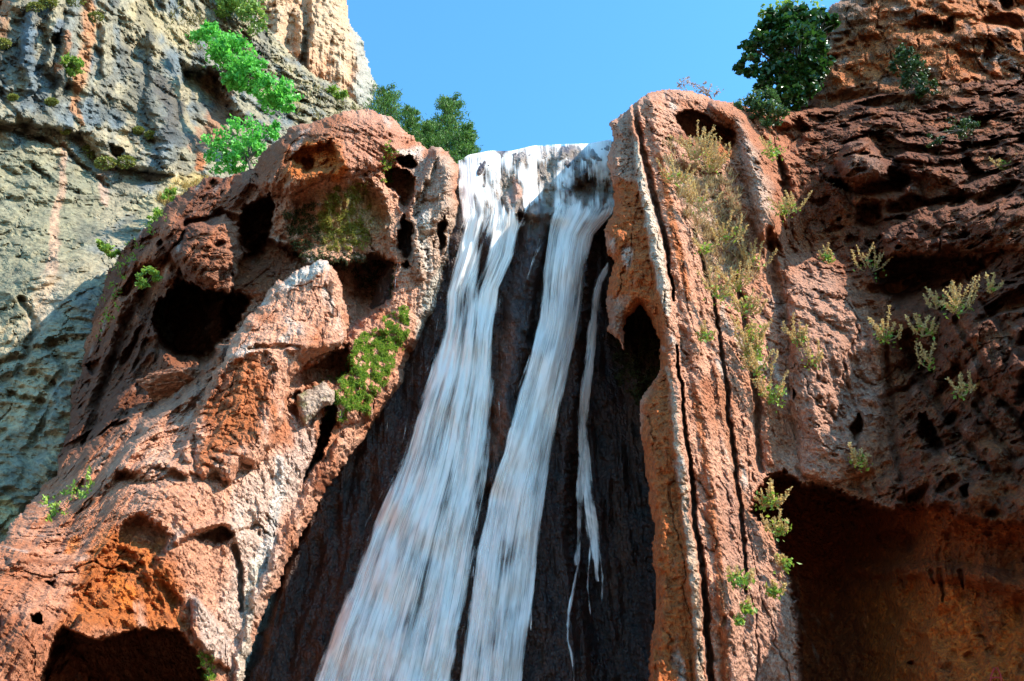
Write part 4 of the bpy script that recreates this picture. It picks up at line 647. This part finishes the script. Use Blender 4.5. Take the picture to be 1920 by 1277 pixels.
for a in ((1300, 300, 50, 'tall straw-coloured spike plant just below the black hollow at the top of the ribbed wall', 14, .3), (1330, 325, 48, 'dense spike plant right of the tallest one near the top hollow', 12, .3), (1265, 345, 40, 'spike plant beside the upper orange rib', 9, .4), (1310, 390, 44, 'dry spike plant in the middle of the straw patch', 9, .2), (1365, 455, 44, 'spike plant with green base above the smooth diagonal rib', 8, .6),
          (1412, 500, 44, 'rusty spike plant against the pitted red groove', 8, .1), (1322, 475, 26, 'tiny lime plant left of the smooth diagonal rib', 4, .8), (1345, 560, 46, 'spike plant with bright green base beside yellow tufts', 7, .9), (1382, 545, 44, 'orange spike plant with a tall green shoot', 10, .8), (1395, 590, 48, 'large yellow spike plant over a dark crack', 12, .7), (1408, 640, 44, 'leaning yellow spike plant in the dark crack', 10, .7),
          (1410, 668, 40, 'bright leafy plant below the leaning yellow spikes', 8, 1.6), (1418, 700, 44, 'spike plant drooping at the foot of the dark crack', 10, .5), (1322, 640, 28, 'pale yellow tuft on the lit rib', 5, .6), (1494, 645, 34, 'small spike plant with curled tips on the lit bulge', 7, .5), (1520, 685, 34, 'thin reddish spike plant on the lit bulge', 5, .2), (1450, 750, 46, 'blue-green plant above a pale straw clump', 8, 1.4), (1550, 490, 24, 'small green tuft high on the bulge', 4, 1.2),
          (1635, 510, 44, 'grey spike plant at the left lip of the big dark hollow', 8, .4), (1660, 640, 40, 'green spike plant under the big dark hollow', 8, .9), (1730, 630, 44, 'spike plant in the shade below the big dark hollow', 8, .6), (1800, 590, 46, 'largest spike plant on the shaded ledge at right', 13, .9), (1755, 580, 36, 'reddish spikes at the left end of the shaded ledge', 5, .1), (1858, 550, 24, 'pale dry tuft on the shaded ledge near the right edge', 7, .0),
          (1745, 690, 40, 'drab spike plant on the shaded wall right of the bulge', 6, .3), (1800, 745, 40, 'red-stemmed plant low on the shaded wall', 6, .4), (1612, 875, 34, 'grey plant hanging from the brow of the cave', 7, .6), (1440, 950, 44, 'yellow-green plant at the cave mouth, topmost of three', 8, .9), (1458, 1005, 40, 'yellow-green plant at the cave mouth, middle one', 7, .9), (1472, 1065, 30, 'yellow-green plant at the cave mouth, lowest one', 4, .5), (1385, 1095, 34, 'lime plant with one long spike on the lower rib', 4, 1.2), (1450, 1115, 26, 'small plant round a hole in the lower rib', 4, .8), (1400, 1150, 22, 'dark green sprig low on the lower rib', 3, .8),
          (1385, 1170, 16, 'tiny green sprig just under the dark one on the lower rib', 2, .7), (1465, 405, 30, 'green tuft behind the smooth arch of the ribbed wall', 5, .9), (1450, 295, 34, 'green tuft in the gully behind the arch', 4, 1.6), (1480, 400, 36, 'dry straw plant in the gully behind the arch', 6, .3), (1880, 320, 26, 'little plant on the shaded slope at far right', 4, .4)):
    spike_plant(*a)
# --- straw, moss and hanging grass: uncountable cover
def cover(name, label, rock, poly, n, size, mat, up=.6, out=.5, aspect=.2, jit=.5, lift=.5, clump=.25, thr=-.1):
    P = np.asarray(poly, float); k = n * 6; x = rp.uniform(P[:, 0].min(), P[:, 0].max(), k); y = rp.uniform(P[:, 1].min(), P[:, 1].max(), k)
    n3 = np.stack([x / 22., y / 22., np.full(k, len(name) + n * .01)], 1); ok = (sd_poly(x, y, poly) + 14 * fbm(n3, 2) > 0) & (fbm(n3 * 1.7 + 9, 3) > thr); x, y = x[ok][:n], y[ok][:n]
    j = np.clip(((x - rock.gx[0]) / rock.step).round().astype(int), 0, rock.nx - 1); i = np.clip(((y - rock.gy[0]) / rock.step).round().astype(int), 0, rock.ny - 1); D = rock.D[i * rock.nx + j]
    Q = np.stack(unproj(x, y, D), 1); d = np.repeat(np.array([[0, -out, up]]), len(Q), 0) + rp.normal(size=(len(Q), 3)) * jit; d /= np.linalg.norm(d, axis=1)[:, None]
    V, F, r = leaves(Q + d * size * lift, size, dirs=d, jit=.05, aspect=aspect); b = Q.mean(0)
    o = mesh_np(name, V, F, mat, attrs=dict(rnd=r), loc=b); tag(o, label, 'moss' if 'moss' in name else 'grass', kind='stuff'); return o
cover('moss', 'bright moss on the ledge beside the falls', B, [(640, 700), (665, 640), (700, 620), (745, 575), (772, 580), (760, 640), (740, 690), (705, 740), (690, 780), (640, 750)], 13000, .08, G_MOSS, up=.1, out=.8, aspect=.5, thr=-.12)
cover('hanging_moss', 'trailing moss under the bright ledge', B, [(590, 730), (640, 690), (690, 700), (680, 760), (620, 790)], 2600, .12, G_MOSS, up=-.7, out=.5, aspect=.3, thr=.05)
cover('hanging_grass', 'yellow-green grass hanging in the hollow below the red knob', B, [(590, 400), (630, 350), (690, 340), (700, 420), (680, 470), (610, 470)], 3800, .17, leaf_mat('yellow_grass', (.16, .17, .02), (.42, .40, .07), .4, .8), up=-.8, out=.5, aspect=.16, thr=-.05)
cover('hanging_grass', 'dark hanging growth under the grassy hollow', B, [(530, 400), (590, 380), (610, 470), (700, 480), (745, 500), (735, 560), (690, 560), (640, 500), (560, 490)], 4200, .17, G_DARKM, up=-.8, out=.5, aspect=.2)
cover('moss', 'green tufts round the black holes beside the knob', B, [(715, 270), (735, 262), (745, 285), (730, 345), (715, 340)], 500, .12, G_LIME, up=.2, out=.6, aspect=.5)
cover('dry_grass', 'straw mat on the upper ribbed wall', R, [(1240, 270), (1330, 260), (1380, 330), (1400, 460), (1420, 520), (1330, 540), (1290, 430)], 3400, .28, G_STRAW, up=.6, out=.6, aspect=.06, thr=.08)
cover('dry_grass', 'dead brush over the shaded right cliff', R, [(1480, 230), (1600, 230), (1920, 230), (1920, 480), (1700, 420), (1620, 470), (1500, 440)], 6000, .14, G_DRY, up=-.3, out=.5, aspect=.07, thr=.05)
cover('dry_grass', 'brown brush along the orange cliff ledges', U, [(1500, 40), (1600, 0), (1760, 20), (1920, 120), (1920, 260), (1700, 250), (1520, 200)], 5000, .26, G_DRY, up=.2, out=.6, aspect=.07, thr=.1)
cover('dry_grass', 'dry brush on the shaded wall right of the bulge', R, [(1660, 580), (1900, 560), (1920, 900), (1700, 900), (1650, 700)], 2600, .11, G_DRY, up=.1, out=.6, aspect=.08, thr=.15)
cover('dry_grass', 'golden grass at the foot of the grey wall', G, [(290, 380), (330, 345), (390, 340), (400, 330), (330, 400)], 900, .4, leaf_mat('golden_grass', (.4, .27, .08), (.62, .47, .18), .3, .8), up=.6, out=.6, aspect=.08)
cover('moss', 'dark moss in the shaded recess right of the falls', W, [(1150, 640), (1240, 620), (1245, 720), (1200, 760), (1160, 720)], 2500, .13, G_DARKM, up=-.4, out=.6, aspect=.4)
cover('moss', 'green growth along the outer edge of the red buttress', B, [(190, 560), (215, 480), (300, 400), (330, 390), (240, 500), (215, 620), (180, 640)], 1300, .12, G_MOSS, up=.3, out=.5, aspect=.5, thr=.1)
cover('moss', 'tiny weeds on the slanting lower flank', B, [(70, 940), (170, 880), (180, 920), (100, 980)], 260, .12, G_LIME, up=.3, out=.5, aspect=.5, thr=.1)
cover('moss', 'bright weeds at the right corner of the low cave', B, [(375, 1220), (400, 1240), (400, 1277), (375, 1270)], 260, .1, G_MOSS, up=.3, out=.5, aspect=.5)
cover('dry_grass', 'scrub and dry tufts on the scree slope', G, [(330, 0), (420, 60), (560, 140), (700, 230), (560, 230), (420, 120), (300, 60)], 1600, .5, leaf_mat('scrub', (.12, .11, .04), (.36, .3, .12), .3, .8), up=.6, out=.5, aspect=.2, thr=.1)
# ------------------------------------------------------------------ loose rocks and the painted mark
def rock_piece(name, label, px, py, Y, rx, ry, rd, col, seed, mat=None, tilt=0.):
    import bmesh
    bm = bmesh.new(); bmesh.ops.create_icosphere(bm, subdivisions=5, radius=1.); P = np.array([v.co for v in bm.verts]); F = [[v.index for v in f.verts] for f in bm.faces]; bm.free()
    m = pxm(px, py, Y); k = 1 + .5 * fbm(P * 1.3 + seed * 7, 3) + .2 * ridged(P * 2.4 + seed, 4); P = np.sign(P) * np.abs(P) ** .85 * k[:, None] * (1 - .25 * crease(P * 1.2 + seed, .2))[:, None] * (rx * m, rd, ry * m); c, s_ = math.cos(tilt), math.sin(tilt); P = P @ np.array([[c, 0, s_], [0, 1, 0], [-s_, 0, c]]); b = at(px, py, Y)
    cn = fbm(P * 3 + seed, 4)[:, None]; C = np.asarray(col) * (1 + .5 * cn); o = mesh_np(name, P, F, mat or M_ROCK, colors=np.clip(C, .02, .8)); o.location = b; return tag(o, label, 'rock')
rock_piece('boulder', 'jagged red boulder lodged at the mouth of the big cave', 328, 720, B.depth_at(328, 730) - .5, 52, 17, .7, (.40, .17, .095), 3, tilt=.2)
FL = Rock('rock_flake', (530, 650, 700, 810), 1.5, [(540, 720, 22.0), (640, 720, 22.3), (590, 800, 21.9)], [(556, 738), (580, 728), (606, 716), (628, 735), (622, 760), (604, 766), (592, 780), (574, 796), (563, 785), (556, 762)], warp=5, rim=(18, .7), seed=12, back=.8)
FL.D -= .12 * fbm(FL.q * 2, 4) + .06 * ridged(FL.q * (5, 5, 2), 3); FL.C[:] = (.48, .34, .25); FL.mix(sstep(.0, .4, fbm(FL.q * 2 + 5, 4)), (.30, .26, .13)); o_ = FL.build(M_ROCK); del o_['kind']; tag(o_, 'pale hanging rock flake with moss under the tongue of rock', 'rock')
def painted_letter():
    m, nt = new_mat('red_paint'); p = N(nt, 'ShaderNodeBsdfPrincipled', i_Roughness=.8); p.inputs['Base Color'].default_value = (.32, .012, .012, 1); o = N(nt, 'ShaderNodeOutputMaterial'); nt.links.new(p.outputs[0], o.inputs[0])
    Yd = min(R.depth_at(x, y) for x in range(1840, 1890, 4) for y in range(1248, 1300, 4)) - .02; pr = []
    for pts in ([(1855, 1290), (1858, 1268), (1864, 1253), (1870, 1252), (1876, 1265), (1880, 1290)], [(1857, 1272), (1868, 1270), (1878, 1272)]):
        pr.append(tube([unproj(x, y, Yd) for x, y in pts], .014, .014, 6))
    V, F = join(pr); b = V.mean(0); ob = mesh_np('painted_letter', V, F, m, loc=b); tag(ob, 'red painted letter A on the cave wall at the lower right corner', 'graffiti')
painted_letter()
